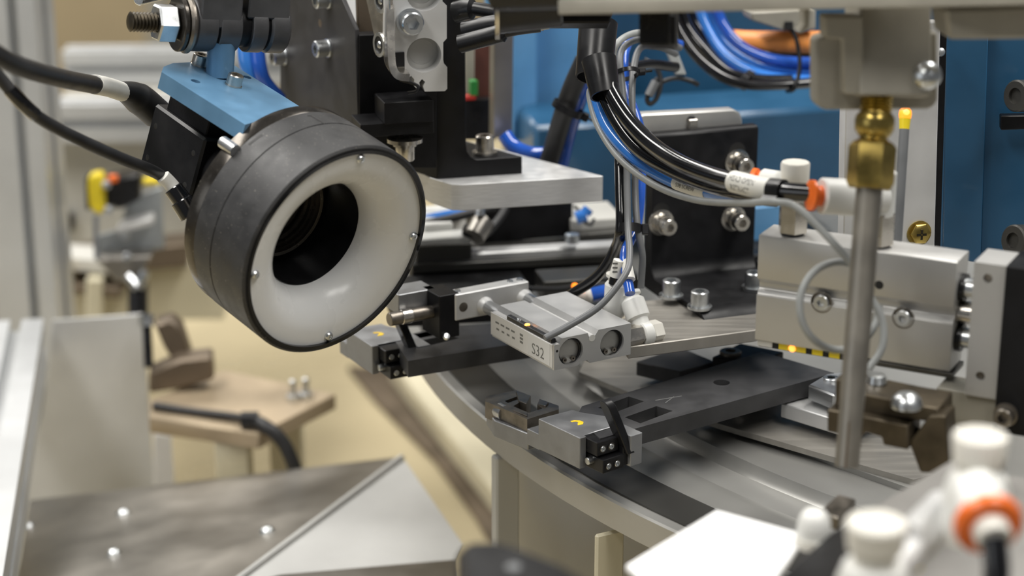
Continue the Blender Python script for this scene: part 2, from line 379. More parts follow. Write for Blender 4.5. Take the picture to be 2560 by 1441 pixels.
def gripper(o, label, jaw=None, h=52):
    """holder block on the end of a tool arm; o = top corner nearest the camera"""
    g = Fr(o, hd(h), hd(h - 90)); lever = True
    t = Thing('part_holder', label, 'part holder', 'part holders on the tool arms')
    t.part('block', g.poly([(0, 0), (4, 0), (4, 2), (21, 2), (21, -13), (28.5, -13), (28.5, 14), (22, 26), (21, 31), (0, 32)], -15.6, .6, .3), 'gripper_grey')
    t.part('shoulder', g.box(0, 9, 31, 41, -16, -7.5, .3), 'gripper_grey')
    pm = t.part('paint_mark', g.poly([(9.6, 13.2), (12.6, 12.8), (14.6, 14.8), (14.4, 17.4), (12.4, 19.4), (10.2, 19.6), (10, 18.2), (12, 17.4), (12.4, 16), (11, 15)], .6, .72, 0), 'yellow_paint')
    for zz, dx, dy in ((-7.6, 4.1, 0), (-15.8, 5.2, -3.2)):
        c = t.part('clamp_block', g.box(dx, dx + 13.5, -8 + dy, 2.2, zz, zz + 7.2, .35), 'plastic_black')
        for k in (3.4, 8.8):
            t.sub(c, 'cap_screw', lathe(g.p(dx + k, -7.6 + dy, zz + 3.3), -g.y, head_prof(1.55, 1.0, .8, .5, .2), 16, hexin=(4, 5)), 'zinc')
            t.sub(c, 'socket_rim', pipe(g.p(dx + k, -8.3 + dy, zz + 3.3), g.y, 2.1, 1.65, 1), 'gloss_black')
    t.part('pivot_pin', cyl(g.p(2, -3, -11), g.p(6, -3, -11), 1.8, 16, .2), 'zinc')
    if lever:
        lf = Fr(g.p(17.0, -8.5, -6) + RT * 1.6, g.x, (Z * 1.0 - RT * .40 + FW * .05))
        pts = [(-3.0, -3), (3.0, -3), (3.6, 22)] + [(3.6 * math.cos(a), 22 + 3.6 * math.sin(a)) for a in (.4, .8, 1.2, 1.57, 1.95, 2.35, 2.75)] + [(-3.6, 22)]
        pts = [(x, y) for x, y in pts]
        t.part('lever', prism([lf.o + lf.y * y + g.y * x for x, y in pts], g.x * 4.8, .4), 'plastic_black')
    t.part('stop_plate', g.box(18.0, 21.2, -11, 2.2, -15, -.8, .3), 'plastic_black')
    if jaw:
        b = jaw
        j = t.part('jaw_body', plate(hpx(b['outer'], b['z']), [hpx(b['inner'], b['z'])], Z * -9), 'dark_steel')
        t.part('jaw_floor', prism(hpx(b['floor'], b['z'] - 7), Z * -9, .4), 'gripper_grey')
        for q in b['teeth']: t.sub(j, 'jaw_tooth', prism(hpx(q, b['z'] + .8), Z * -8, .2), 'dark_steel')
        for q in b['pins']: t.part('guide_pin', cyl(onz(*q[0], b['z'] - 3), onz(*q[1], b['z'] - 3), 1.0, 12), 'nickel')
        t.part('insert', lathe(onz(*b['ins'], b['z'] - 4), (onz(1300, 1040, 0) - onz(1260, 1020, 0)), [(0, -4), (3.4, -4), (4.2, -2), (4.2, 3), (0, 3)], 18), 'aluminium')
    t.done()
JAW = dict(z=1080.0,
    outer=[(1213, 992), (1290, 976), (1327, 990), (1318, 1008), (1303, 1004), (1283, 1016), (1322, 1033), (1356, 1022), (1343, 1012), (1349, 998), (1397, 1015), (1397, 1024), (1318, 1049), (1262, 1024), (1213, 1004)],
    inner=[(1262, 1003), (1292, 992), (1298, 998), (1270, 1008)],
    floor=[(1216, 1022), (1240, 1022), (1320, 1062), (1395, 1040), (1400, 1060), (1320, 1085), (1236, 1052)],
    teeth=[[(1290, 978), (1327, 990), (1316, 1010), (1296, 1002)], [(1349, 998), (1372, 1006), (1364, 1015), (1344, 1010)], [(1285, 1018), (1318, 1030), (1318, 1040), (1282, 1026)]],
    pins=[[(1325, 1044), (1350, 1052)], [(1352, 1036), (1378, 1044)]], ins=(1254, 1030))
gripper(onz(1450, 1099, ZA), 'grey part holder in front with dark steel jaw, yellow paint mark and upright lever', jaw=JAW)

# rear arm, one station further round
ZB = ZA + 6
t = tool_arm(ZB, [(1020, 903), (1236, 868), (1420, 842), (1420, 800), (1120, 815), (985, 850)],
             [[(1022, 836), (1062, 828), (1090, 838), (1045, 847)], [(1052, 852), (1115, 838), (1148, 846), (1075, 864)]], None,
             'black tool arm further back, passing under the twin-rod cylinder')
t.done()
gripper(onz(930, 869, ZB), 'grey part holder further back, partly hidden behind the ring light', h=60)

# ---------------------------------------------------------------- spacer and clamp blocks at the arm root
t = Thing('arm_clamp', 'bright aluminium clamp block with a screw beside the arm root', 'clamp block')
zc = 1085.0
t.part('body', hslab([(2020, 962), (2085, 988), (2150, 965), (2150, 925), (2065, 935)], zc, 8.5, .9), 'aluminium')
q = onz(2078, 949, zc)
t.part('cap_screw', lathe(q, Z, head_prof(4.2, 1.2, 2.3, 1.2, .3), 24, hexin=(4, 5)), 'zinc')
t.done()
one('spacer_plate', hslab([(1952, 1008), (2130, 1062), (2200, 1030), (2110, 1000), (2000, 985)], 1074, 8, .6), 'aluminium_light', 'bright aluminium spacer plate below the clamp block', 'plate')

# ================================================================ ring light and inspection camera
C0 = V(845, 629, 930)
wv = -(ray(845, 629)).normalized()
Rr = (RT - wv * RT.dot(wv)).normalized(); Uu = wv.cross(Rr)
N = (Rr * .606 - Uu * .437 + wv * .664).normalized()
Wd = Rr + Uu * .04; Wd = (Wd - wv * (Wd.dot(N) / wv.dot(N))).normalized()
M = N.cross(Wd).normalized()
if M.z < 0: M = -M
RF = Fr(C0, N, Wd, M)
t = Thing('ring_light', 'round charcoal ring light with a white bell-shaped diffuser', 'ring light')
K = 96
hs = t.part('housing', lathe(C0, N, [(50.2, -2.2), (50.2, -.4), (50.8, 0), (52.6, 0), (53.6, -.9), (53.6, -25.4), (53.2, -25.6), (53.2, -26.1), (53.6, -26.3), (53.6, -39), (52.8, -39.4), (40, -39.4), (40, -36)], K, closed=False), 'housing_grey')
t.part('mounting_ring', lathe(C0, N, [(53.0, -39.2), (53.4, -39.8), (53.4, -47), (52.6, -47.8), (25.4, -47.8), (25.4, -44)], K, closed=False), 'gloss_black')
pr = [(50.2, -1.0), (46.5, -1.0), (45, -1.15)] + [(45 - 17.4 * math.sin(a), -1.15 - 19 * (1 - math.cos(a))) for a in [i * math.pi / 2 / 14 for i in range(1, 15)]] + [(27.2, -20.4)]
df = t.part('diffuser', lathe(C0, N, pr, K, closed=False), 'diffuser_white')
t.part('light_rim', pipe(C0 - N * .9, N, 51.6, 49.9, 1.6, K), 'gloss_tube_black')
t.part('bore_tube', lathe(C0, N, [(27.2, -19.6), (26.3, -46), (25.2, -46)], 64, closed=False), 'black_anodised')
for q in ((900, 397), (1045, 588), (642, 685), (819, 850)):
    P = onp(*q, C0 - N * 1.0, N); v = P - C0; v = v - N * v.dot(N); P = C0 + v.normalized() * 46.8 - N * 1.0
    s = t.part('cross_screw', lathe(P, N, [(0, 0), (2.2, 0), (2.2, .9), (1.7, 1.6), (.8, 1.8), (.5, 1.0), (0, .9)], 18), 'zinc')
    e = (P - C0).normalized(); g = Fr(P + e * 1.9, e, N.cross(e), N)
    t.sub(s, 'screw_slot', g.box(-.4, 1.8, -.6, .6, -.1, .35, 0), 'plastic_black')
# slot and alignment mark on the housing, set-screw pin on the back ring
def onring(px, py, r, k):                        # point on the housing mantle nearest the camera for a pixel
    d = ray(px, py); o = CAM - C0; A = d - N * d.dot(N); B = o - N * o.dot(N)
    a, b, c = A.dot(A), 2 * A.dot(B), B.dot(B) - r * r
    return CAM + d * ((-b - math.sqrt(max(0, b * b - 4 * a * c))) / (2 * a))
def mantle_strip(name, p, q, r, wdt, m, par):
    a0, a1 = p - C0, q - C0; e = [x - N * x.dot(N) for x in (a0, a1)]; h = [x.dot(N) for x in (a0, a1)]
    bm = bmesh.new(); L = []
    nn = 10; dirv = (q - p).normalized()
    for i in range(nn + 1):
        s_ = i / nn; rad = (e[0] * (1 - s_) + e[1] * s_).normalized(); c = C0 + rad * (r + .06) + N * (h[0] * (1 - s_) + h[1] * s_)
        sd = rad.cross(dirv).normalized() * wdt / 2; L.append((bm.verts.new(c - sd), bm.verts.new(c + sd)))
    for a, b in zip(L, L[1:]): bm.faces.new((a[0], a[1], b[1], b[0]))
    t.sub(par, name, bm, m)
mantle_strip('slot', onring(622, 362, 53.6, 0), onring(655, 337, 53.6, 0), 53.6, 1.5, 'print_black', hs)
mantle_strip('alignment_mark', onring(768, 290, 53.6, 0), onring(778, 289, 53.6, 0), 53.6, .7, 'print_black', hs)
mantle_strip('alignment_mark', onring(776, 289, 53.6, 0), onring(812, 311, 53.6, 0), 53.6, .7, 'print_black', hs)
pp = onring(590, 380, 53.4, 0); e = (pp - C0); e = (e - N * e.dot(N)).normalized(); pb = C0 + e * 54.5 - N * 38
t.part('set_screw', lathe(pb - N * 11, N, [(0, -.6), (1.8, -.6), (2.9, .4), (2.9, 10.5), (0, 10.5)], 20), 'aluminium')
t.done()

t = Thing('inspection_camera', 'black inspection camera body behind the ring light under the blue plate', 'camera')
bd = t.part('body', RF.box(-132, -88, -20, 20, -14, 18, 1.2), 'plastic_black')
t.part('upper_housing', RF.box(-126, -92, -17, 20, 17.6, 35.6, .6), 'black_anodised')
for a, b in ((-127, 8), (-127, -9), (-94, 8), (-94, -9)):
    t.sub(bd, 'screw_hole', lathe(RF.p(a, -20, b), -Wd, [(0, .05), (1.3, .05), (1.5, 0)], 14), 'print_black')
t.part('lens_barrel', lathe(C0, N, [(0, -88), (17, -88), (17, -70), (15, -69), (15, -62), (24, -60), (24, -42), (22.5, -41)], 48, closed=False), 'black_anodised')
t.part('filter_thread', lathe(C0, N, [(22.5, -41), (21, -41.4), (21, -43), (19.5, -43), (19.5, -45), (18, -45), (18, -47), (16, -47.2), (16, -50), (13.5, -50.4)], 48, closed=False), 'gloss_black')
t.part('front_glass', lathe(C0, N, [(0, -50.2), (6, -50.6), (11, -51.6), (14, -53)], 40, closed=False), 'lens_glass')
t.done()

# blue mounting plate with post
pt = C0 - N * 47 + M * 44
def bpl(px, py): return onp(px, py, pt, M)
t = Thing('mounting_plate', 'light blue anodised mounting plate with a round post above the camera', 'mounting plate')
ol = [bpl(404, 180), bpl(409, 167), bpl(432, 158), bpl(556, 151), bpl(574, 156)]
ol += [bpl(745, 262) + N * 20, bpl(613, 312) + N * 20 - Wd * .3]
ol = [ol[0], ol[1], ol[2], ol[3], ol[4], bpl(752, 268), bpl(613, 312)]
t.part('plate', plate(ol, [circle(bpl(489, 203), M, 2.4, 16), circle(bpl(618, 193), M, 2.2, 16)], M * -8.2), 'blue_anodised')
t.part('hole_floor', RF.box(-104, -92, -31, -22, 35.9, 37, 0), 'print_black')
pb = bpl(549, 188)
t.part('post', lathe(pb, (M * .35 + Z * .65), [(0, -.2), (6.8, 0), (6.8, 17), (0, 17)], 32), 'blue_anodised')
for q in ((583, 214), (497, 163)):
    cap_screw(t, bpl(*q), M, 3.9, 5.2, (4.3, .6), 'nickel')
t.done()

# cross clamp with stud and nut
AX = (RT * .86 + UP * .035 + FW * .50).normalized()
cc = V(556, 62, 972)
def at_x(px): # point on clamp axis seen at pixel column px
    k = ((px - 1280) / FPX); rel = cc - CAM
    # solve (rel+AX s).RT = k (rel+AX s).FW
    s_ = (k * rel.dot(FW) - rel.dot(RT)) / (AX.dot(RT) - k * AX.dot(FW)); return s_
def seg(x0, x1, r, k=40, ch=.5):
    a, b = at_x(x0), at_x(x1); return cyl(cc + AX * a, cc + AX * b, r, k, ch)
t = Thing('cross_clamp', 'black cross clamp with threaded stud, bright hex nut and washers', 'clamp')
sx0, sx1 = at_x(322), at_x(400)
pr = [(0, 0), (3.6, 0)]
n_ = 9
for i in range(n_):
    h = .8 + i * 1.7; pr += [(4.9, h), (4.1, h + .85)]
pr += [(4.9, sx1 - sx0 + 6), (0, sx1 - sx0 + 6)]
t.part('threaded_stud', lathe(cc + AX * sx0, AX, pr, 24), 'thread_dark')
hx = at_x(388); hx2 = at_x(436)
nb = lathe(cc + AX * hx, AX, [(5.0, .4), (8.6, 0), (9.6, .9), (9.6, hx2 - hx - .9), (8.6, hx2 - hx), (5, hx2 - hx)], 6, closed=False)
t.part('hex_nut', nb, 'zinc')
t.part('washer', seg(440, 452, 13.6), 'gloss_black')
t.part('washer', seg(455, 472, 14.4, ch=1.2), 'dark_steel')
t.part('jaw', seg(474, 524, 13.2), 'clamp_grey')
t.part('core', seg(470, 705, 10.5), 'black_anodised')
blk = Fr(cc + AX * at_x(554), AX, AX.cross(Z).cross(AX) if False else Z)
a0, a1 = at_x(530), at_x(583); fz = Fr(cc, AX, (Z - AX * Z.dot(AX)))
t.part('jaw', seg(530, 583, 13.2), 'clamp_grey')
t.part('jaw_block', fz.box(at_x(478), at_x(580), 0, 60, -12.5, 12.5, .8), 'clamp_grey')
t.part('jaw', seg(610, 648, 13.0), 'clamp_grey')
t.part('jaw', seg(656, 705, 13.0, ch=1.2), 'clamp_grey')
t.part('bridge_block', fz.box(at_x(596), at_x(700), 5, 60, -11.5, 11.5, .8), 'clamp_grey')
t.part('handle', cyl(V(346, -2, 960), V(420, -20, 985), 3.2, 16, .6), 'zinc')
t.done()

# camera cables
def cable(name, pts, r, m, label, cat='cable', group=None, sub=10, k=12):
    t = Thing(name, label, cat, group); t.path = pxpath(pts, sub); t.part('sheath', tube(t.path, r, k), m); return t
def sleeve(t, i0, i1, r, m='label_white', name='label_sleeve', flare=None):
    p = t.path[i0:i1 + 1]; rr = r if not flare else [r + (flare - r) * j / (len(p) - 1) for j in range(len(p))]
    return t.part(name, tube(p, rr, 16), m)
t = cable('camera_cable', [(-60, 105, 800), (30, 158, 830), (130, 190, 880), (235, 212, 950), (300, 228, 985), (345, 245, 1002), (390, 278, 1012)], 4.3, 'rubber', 'thick black camera cable with a white marker sleeve', 'cable')
bt = [V(302, 226, 985), V(330, 237, 995), V(360, 256, 1003), V(392, 284, 1010)]
t.part('strain_relief', tube(spline(bt, 8), [4.5 + 3.4 * min(1, i / 12) for i in range(25)], 18), 'rubber')
ls = t.part('label_sleeve', tube(spline([V(236, 211, 951), V(270, 218, 970), (V(306, 230, 987))], 8), 4.75, 18), 'label_white')
e = (V(306, 230, 987) - V(236, 211, 951)).normalized()
fx = Fr(V(243, 211, 946), e, (UP - e * UP.dot(e)))
for i, wd in enumerate((1.4, .8, 1.3, .4, 1.2, .9, 1.5)):
    t.sub(ls, 'print', Fr(V(243 + i * 8.2, 210 + i * 2.4, 946.2 + i * 4.3), e, fx.y).box(0, wd * .8, -.9, .9, 0, .1, 0), 'print_grey')
t.part('collar', lathe(V(388, 283, 1008), Vector(N), [(0, 0), (4.6, 0), (4.6, 3), (0, 3)], 20), 'nickel')
t.done()
t = cable('light_cable', [(-60, 120, 860), (0, 195, 868), (60, 262, 875), (110, 302, 885), (200, 350, 905), (300, 395, 930), (390, 432, 955), (430, 465, 962), (455, 500, 962)], 2.9, 'rubber', 'thin black ring light cable with tape wrapped near the frame', 'cable')
t.part('tape_wrap', tube(t.path[14:27], 3.25, 14), 'gloss_tube_black')
t.part('label_sleeve', tube(spline([V(408, 442, 955), V(424, 458, 957), V(436, 472, 958)], 6), 3.5, 16), 'label_white')
t.part('plug', cyl(V(432, 470, 956), V(463, 512, 957), 4.7, 20, .5), 'gloss_tube_black')
t.part('plug_collar', cyl(V(453, 500, 955), V(478, 540, 956), 5.6, 20, .5), 'gloss_tube_black')
t.done()

# ================================================================ twin-rod cylinder S32
HX = 59.0
SE, SL = hd(HX), hd(HX - 90)                       # along the end face, along the body (away)
o = V(1385, 927, 985); B = Fr(o, SE, SL)           # bottom corner of the end face
t = Thing('twin_rod_cylinder', 'aluminium twin-rod pneumatic cylinder labelled S32 with an amber status lamp', 'pneumatic cylinder')
W_, H_, L_ = 45.5, 16.6, 60.0
prof = [(0, 0), (14, 0), (15.5, 1.8), (19.5, 1.8), (21, 0), (W_, 0), (W_, H_), (26, H_), (24, H_ - 2.6), (20.4, H_ - 2.6), (19.6, H_ - .6), (4.5, H_ - .6), (3.2, H_ - 3.4), (0, H_ - 3.4)]
c1, c2 = B.p(9.8, 0, 8.0), B.p(34.2, 0, 8.0)
hl = [circle(c1, SL, 7.1, 28), circle(c2, SL, 7.1, 28)]
body = plate([B.p(a, 0, b) for a, b in prof], hl, SL * L_)
bd = t.part('body', body, 'aluminium_satin')
for c in (c1, c2):
    cp = t.part('end_cap', lathe(c + SL * 3.0, -SL, [(0, -1), (7.05, -1), (7.05, 0), (6.6, .2), (0, .2)], 28), 'ring_light_grey')
    rg = []
    for i in range(27):
        a = math.radians(-70 + 320 * i / 26) + math.pi * 1.5 - math.radians(90) ; a = math.radians(-60 + 300 * i / 26)
        rg.append(c + SL * 2.0 + SE * (6.4 * math.cos(a)) + Z * (6.4 * math.sin(a)))
    t.sub(cp, 'snap_ring', tube(rg, .55, 8), 'plastic_black')
    for dx in (-2.6, 2.4): t.sub(cp, 'snap_ring_eye', pipe(c + SL * 1.4 + SE * dx - Z * 4.4, SL, 1.25, .5, 1, 14), 'dark_steel')
t.part('groove_pin', lathe(B.p(22.2, -.05, H_ - 3.6), -SL, [(0, .2), (1.7, .2), (1.9, 0)], 16), 'white_plastic')
t.part('port_hole', lathe(B.p(1.7, -.03, 9.8), -SL, [(0, .04), (.55, .04), (.7, 0)], 12), 'print_black')
# side label with S32
SD = Fr(o, SL, Z, -SE)
lb = t.part('side_label', SD.box(1.2, 61, .8, 13.0, -.1, .28, .1), 'aluminium_light', 'silver side label')
t.sub(lb, 'code_sticker', SD.box(3.6, 24, 1.2, 12.6, .28, .36, 0), 'pale_metal')
t.sub(lb, 'lettering', text('S32', 8.2, SD.p(20.5, 3.0, .40), -SL, Z, .02), 'print_grey', 'printed S32')
random.seed(3)
for row in range(2):
    for k in range(4):
        t.sub(lb, 'small_print', SD.box(37 + k * 5.2, 39.6 + k * 5.2 + row, 5 + row * 3.4, 6.0 + row * 3.4, .28, .33, 0), 'print_grey')
for k in range(3): t.sub(lb, 'small_print', SD.box(29, 32, 5 + k * 1.9, 6.2 + k * 1.9, .28, .33, 0), 'print_grey')
t.part('sensor', B.box(.3, 3.0, 3, 46, H_ - 3.6, H_ - 1.2, .3), 'plastic_black')
t.part('status_lamp', lathe(B.p(1.4, 27.5, H_ - 1.4), Z, [(0, 0), (1.5, 0), (1.3, .7), (0, 1.1)], 14), 'led_core', 'glowing amber lamp')
t.part('sensor_screw', dome := lathe(B.p(1.5, 36, H_ - 1.3), Z, [(0, 0), (1.3, 0), (1.0, .9), (0, 1.1)], 12), 'zinc')
# piston rods and tool plate at the far end
for c in (c1, c2): t.part('piston_rod', cyl(c + SL * 58, c + SL * 86, 3.6, 24), 'aluminium')
t.done()
t = Thing('rod_end_plate', 'bright aluminium end plate on the piston rods of the S32 cylinder', 'end plate')
E0 = B.p(-8.2, 84, 2.4); EF = Fr(E0, SE, SL)
t.part('plate', EF.box(0, 45.2, 0, 9, 0, 14.6, .6), 'aluminium_light')
for c in (c1, c2): t.part('rod_flange', lathe(c + SL * 84.2, -SL, [(0, 0), (5.0, 0), (3.8, 4), (0, 4)], 24), 'aluminium_light')
t.part('side_bore', lathe(EF.p(4.8, -.03, 7), -SL, [(2.6, 0), (2.4, .05), (0, .05)], 18), 'dark_steel')
for a, b in ((4, 4.5), (36, 4.5), (42, 4.5)): t.part('top_screw', lathe(EF.p(a, b, 14.6), Z, [(0, 0), (1.8, 0), (1.5, .9), (0, 1.2)], 14), 'zinc')
t.done()
t = Thing('pusher_block', 'black pusher block with a small screw behind the rod end plate', 'block')
t.part('body', EF.box(-9, 3, 1, 20, -9, 15, .4), 'black_anodised')
t.part('screw', lathe(EF.p(-6, -.5, -7.5), -SL + Z, [(0, 0), (2, 0), (1.6, 1.4), (0, 1.8)], 14), 'zinc')
t.part('pin', cyl(EF.p(-34, 10, 4), EF.p(-8, 10, 4), 3.6, 20, .4), 'dark_steel')
t.part('pin_tip', cyl(EF.p(-27, 10, 4), EF.p(-21, 10, 4), 3.9, 20, .3), 'nickel')
t.part('rear_block', EF.box(-26, -4, 14, 30, 4, 15, .4), 'gripper_grey')
t.done()
# fittings on the S32 cylinder
def hexbody(t, name, a, b, r, m, ch=.4): return t.part(name, lathe(a, b - a, [(0, 0), (r - ch, 0), (r, ch), (r, (b - a).length - ch), (r - ch, (b - a).length), (0, (b - a).length)], 6), m)
t = Thing('elbow_fitting', 'white elbow fitting with nickel hex and blue tube on the S32 cylinder', 'fitting')
p0, p1, p2, p3, p4 = B.p(W_ - .5, 8, 6), B.p(W_ + 11, 8, 6), B.p(W_ + 12, 8, 6), B.p(W_ + 17, 8, 6), B.p(W_ + 23, 8, 6)
hexbody(t, 'hex_nut', p0, p1, 6.0, 'nickel')
t.part('swivel_ring', cyl(p1, p3, 6.4, 28, .6), 'white_plastic')
hexbody(t, 'end_knob', p3, p4, 6.2, 'cream_plastic')
q0 = (p1 + p3) / 2; q1 = V(1572, 732, (q0 - CAM).dot(FW) + 6); ax = (q1 - q0)
t.part('elbow_body', lathe(q0, ax, [(0, 2), (4.6, 2), (4.6, 8), (6.2, 9), (6.4, ax.length - 5), (5.0, ax.length - 3.6), (0, ax.length - 3.6)], 24), 'white_plastic')
t.part('release_collar', lathe(q0, ax, [(0, ax.length - 4), (4.6, ax.length - 4), (4.6, ax.length - 2.4), (5.9, ax.length - 2), (5.9, ax.length - .4), (4, ax.length)], 24), 'white_plastic')
t.done()
FIT_TOP = q1
t = Thing('push_in_fitting', 'upright white push-in fitting behind the elbow on the S32 cylinder', 'fitting')
a = V(1537, 790, (q1 - CAM).dot(FW) + 4)
t.part('body', lathe(a, Z + RT * .05, [(0, 0), (4.6, 0), (6.0, 3), (6.3, 17), (4.8, 19), (0, 19)], 24), 'white_plastic')
t.part('release_collar', lathe(a + Z * 19, Z, [(0, 0), (3.8, 0), (3.8, 2), (4.8, 2.4), (4.8, 4), (3, 4.3)], 24), 'cream_plastic')
hexbody(t, 'hex_nut', a + SE * 2 + Z * 2, a + SE * 12 + Z * 2, 4.2, 'nickel')
t.done()
# ---------------------------------------------------------------- mounting plate under cylinder and bracket
zp = V(1580, 838 + 8, 1003).z
t = Thing('station_plate', 'beige metal plate under the black angle bracket and the S32 cylinder', 'plate')
t.part('slab', hslab([(1570, 868), (1885, 826), (1960, 812), (1850, 735), (1500, 760)], 1109.5, 6.5, .4), 'hub_plate')
t.done()
one('clamp_bolt_block', hslab([(1780, 893), (1900, 905), (1960, 880), (1850, 858)], 1080, 12, .6), 'black_anodised', 'black bolted block under the station plate beside the arm', 'block')
t = Thing('flush_screw', 'dark flush socket screw in the block behind the black arm', 'screw')
t.part('head', lathe(onz(1826, 884, 1080), Z, head_prof(6, 1.6, 3.2, 1.4, .5), 26, hexin=(4, 5)), 'dark_steel'); t.done()

# ================================================================ black angle bracket
HB = 70.0
fz_ = 1113.0; foot0 = onz(1757, 783, fz_); BB = Fr(foot0, hd(HB), hd(HB - 90))
t = Thing('angle_bracket', 'black anodised angle bracket with three washered face bolts', 'bracket')
# L profile swept along heading HB: foot, bend, upright
dep = 68.0
pf = [(-4, -9), (dep + 9, -9), (dep + 9, 79), (dep + 7.5, 80.5), (dep + 2, 80.5), (dep, 79), (dep, 7), (dep - 1.5, 3), (dep - 5, 0), (8, 0), (3, -.8), (-1, -3), (-3.4, -6)]
upr = prism([BB.p(0, a, b) for a, b in pf], BB.x * 63.5, .4)
t.part('angle', upr, 'black_anodised')
t.part('foot_extension', prism([BB.p(63.4, a, b) for a, b in pf if b < 5 and a < dep + 1], BB.x * 12, .2), 'black_anodised')
face = lambda px, py: onp(px, py, BB.p(0, dep, 0), hd(HB - 90))
for q in ((1652, 556), (1832, 545), (1842, 405)):
    P = face(*q); nn = -BB.y
    s = cap_screw(t, P + nn * 6.5, nn, 4.7, 6.0, None, 'nickel')
    t.sub(s, 'washer', lathe(P, nn, [(0, 0), (7.4, 0), (7.4, 1.0), (5.8, 1.2), (5.5, 2.4), (5.2, 2.6), (5.2, 6.6), (0, 6.6)], 28), 'nickel')
    t.sub(s, 'slot', Fr(P + Z * 6.2, BB.x, Z, -BB.y).poly([(5 * math.cos(a), 5 * math.sin(a)) for a in [i * math.pi / 8 for i in range(16)]], .02, .06, 0), 'print_black')
for q in ((1678, 742), (1749, 770), (1884, 722)):
    cap_screw(t, onz(*q, fz_), Z, 4.9, 8.2, (6.6, 1.3))
t.done()
t = Thing('slotted_back_plate', 'grey metal plate with rounded top corners rising behind the black bracket', 'plate')
PB = BB.p(0, dep + 9.2, 0)
t.part('plate', vslab([(1585, 340), (1585, 295), (1610, 286), (1835, 274), (1850, 282), (1856, 300), (1856, 345)], PB, HB, 8, .8), 'stainless_light')
t.part('square_stud', Fr(onv(1728, 318, PB, HB), hd(HB), hd(HB - 90)).box(-2.6, 2.6, -3, 3, -2, 5, .4), 'nickel')
t.part('stud_dome', lathe(onv(1728, 301, PB, HB), -hd(HB - 90), [(0, 0), (2.8, 0), (2.2, 1.2), (0, 1.8)], 16), 'plastic_black')
t.done()

# ================================================================ black column, silver plate and fixtures in the middle
c0 = V(897, 200, 1052)
t = Thing('upright_bracket', 'tall black column plate with socket bolts on its left face, charcoal as if lit', 'column')
HLP = 151.0
lp = vslab([(700, -70), (826, -70), (888, 75), (898, 400), (700, 400)], c0, HLP, 0, .4, vec=(hd(HLP - 90) * 2.5))
t.part('side_plate', lp, 'charcoal_anodised')  # charcoal rather than black: side light on this face is put into its colour
nl = -(hd(HLP - 90)); nl = nl if nl.x < 0 else -nl
for q in ((822, 120), (822, -2), (713, 140)):
    P = onv(*q, c0, HLP); cap_screw(t, P, nl, 4.6, 7, (5.2, 1.2))
P = onv(800, 58, c0, HLP); t.part('hole', lathe(P, nl, [(0, .05), (2.0, .05), (2.2, 0)], 16), 'brown_steel')
cf = V(898, 200, 1053); HC = 74.0
t.part('front_plate', vslab([(898, 88), (1092, 80), (1092, 420), (898, 420)], cf, HC, 10, .3), 'black_anodised')
t.part('top_panel', vslab([(892, -60), (945, -60), (960, 88), (897, 90)], V(892, 0, 1056), HC, 6, .3), 'brown_steel')
q = onv(968, 258, V(968, 258, 1040), HC); f = Fr(V(962, 312, 1032), hd(HC), hd(HC - 90))
t.part('step_block', f.box(0, 26, 0, 24, 0, 11.5, .4), 'black_anodised')
t.part('lower_step', Fr(V(902, 345, 1034), hd(HC), hd(HC - 90)).box(0, 39, 0, 24, 0, 7, .3), 'black_anodised')
P = V(1012, 345, 1045)
t.part('hanging_bolt', lathe(P, -Z, [(0, 0), (9.5, 0), (9.5, 2), (6.4, 2.2), (6.4, 4), (5.2, 4.2), (5.2, 11), (4.6, 12), (0, 12)], 26), 'nickel')
t.done()

zs = V(1155, 462, 1080).z
t = Thing('silver_plate', 'thick bright aluminium plate with a chamfered corner carrying the black bracket', 'plate')
t.part('slab', hslab([(1155, 462), (1508, 440), (1300, 387), (1180, 356), (960, 362), (1000, 402), (1075, 444), (1128, 461)], zs, 14.6, .3), 'aluminium_brushed')
t.done()
lf0 = onz(1118, 447, zs); HL = 75.0
t = Thing('foot_bracket', 'black L-shaped bracket bolted on the silver plate', 'bracket')
ol = [(1092, -70), (1163, -70), (1166, 360), (1169, 380), (1178, 393), (1192, 399), (1306, 391), (1306, 437), (1118, 446), (1092, 447)]
t.part('angle', vslab(ol, lf0, HL, 0, .4, vec=hd(-42) * 62), 'black_anodised')
zt = onv(1306, 391, lf0, HL).z
cap_screw(t, onz(1212, 385, zt), Z, 5.0, 9, (7.0, 1.6), 'nickel')
t.done()
one('rear_post', vslab([(1236, 60), (1284, 62), (1280, 342), (1234, 346)], V(1260, 300, 1180), 76, 12, .4), 'stainless', 'grey steel post beside the blue cabinet side', 'post')
t = Thing('terminal_box', 'dark open terminal box with red and green blocks behind the black bracket', 'terminal box')
t.part('back_board', vslab([(1160, 60), (1240, 60), (1240, 350), (1160, 350)], V(1200, 300, 1230), 76, 12, .4), 'brown_board')
t.part('rail', vslab([(1164, 110), (1186, 110), (1186, 240), (1164, 240)], V(1200, 300, 1222), 76, 5, .4), 'taupe_paint')
t.part('green_block', vslab([(1176, 202), (1195, 202), (1195, 240), (1176, 240)], V(1200, 300, 1212), 76, 5, .4), 'green_plastic')
t.part('red_block', vslab([(1162, 240), (1190, 238), (1190, 250), (1162, 252)], V(1200, 300, 1212), 76, 5, .4), 'red_plastic')
t.part('lower_cover', vslab([(1160, 252), (1240, 246), (1240, 350), (1160, 350)], V(1200, 300, 1215), 76, 8, .4), 'plastic_black')
t.done()

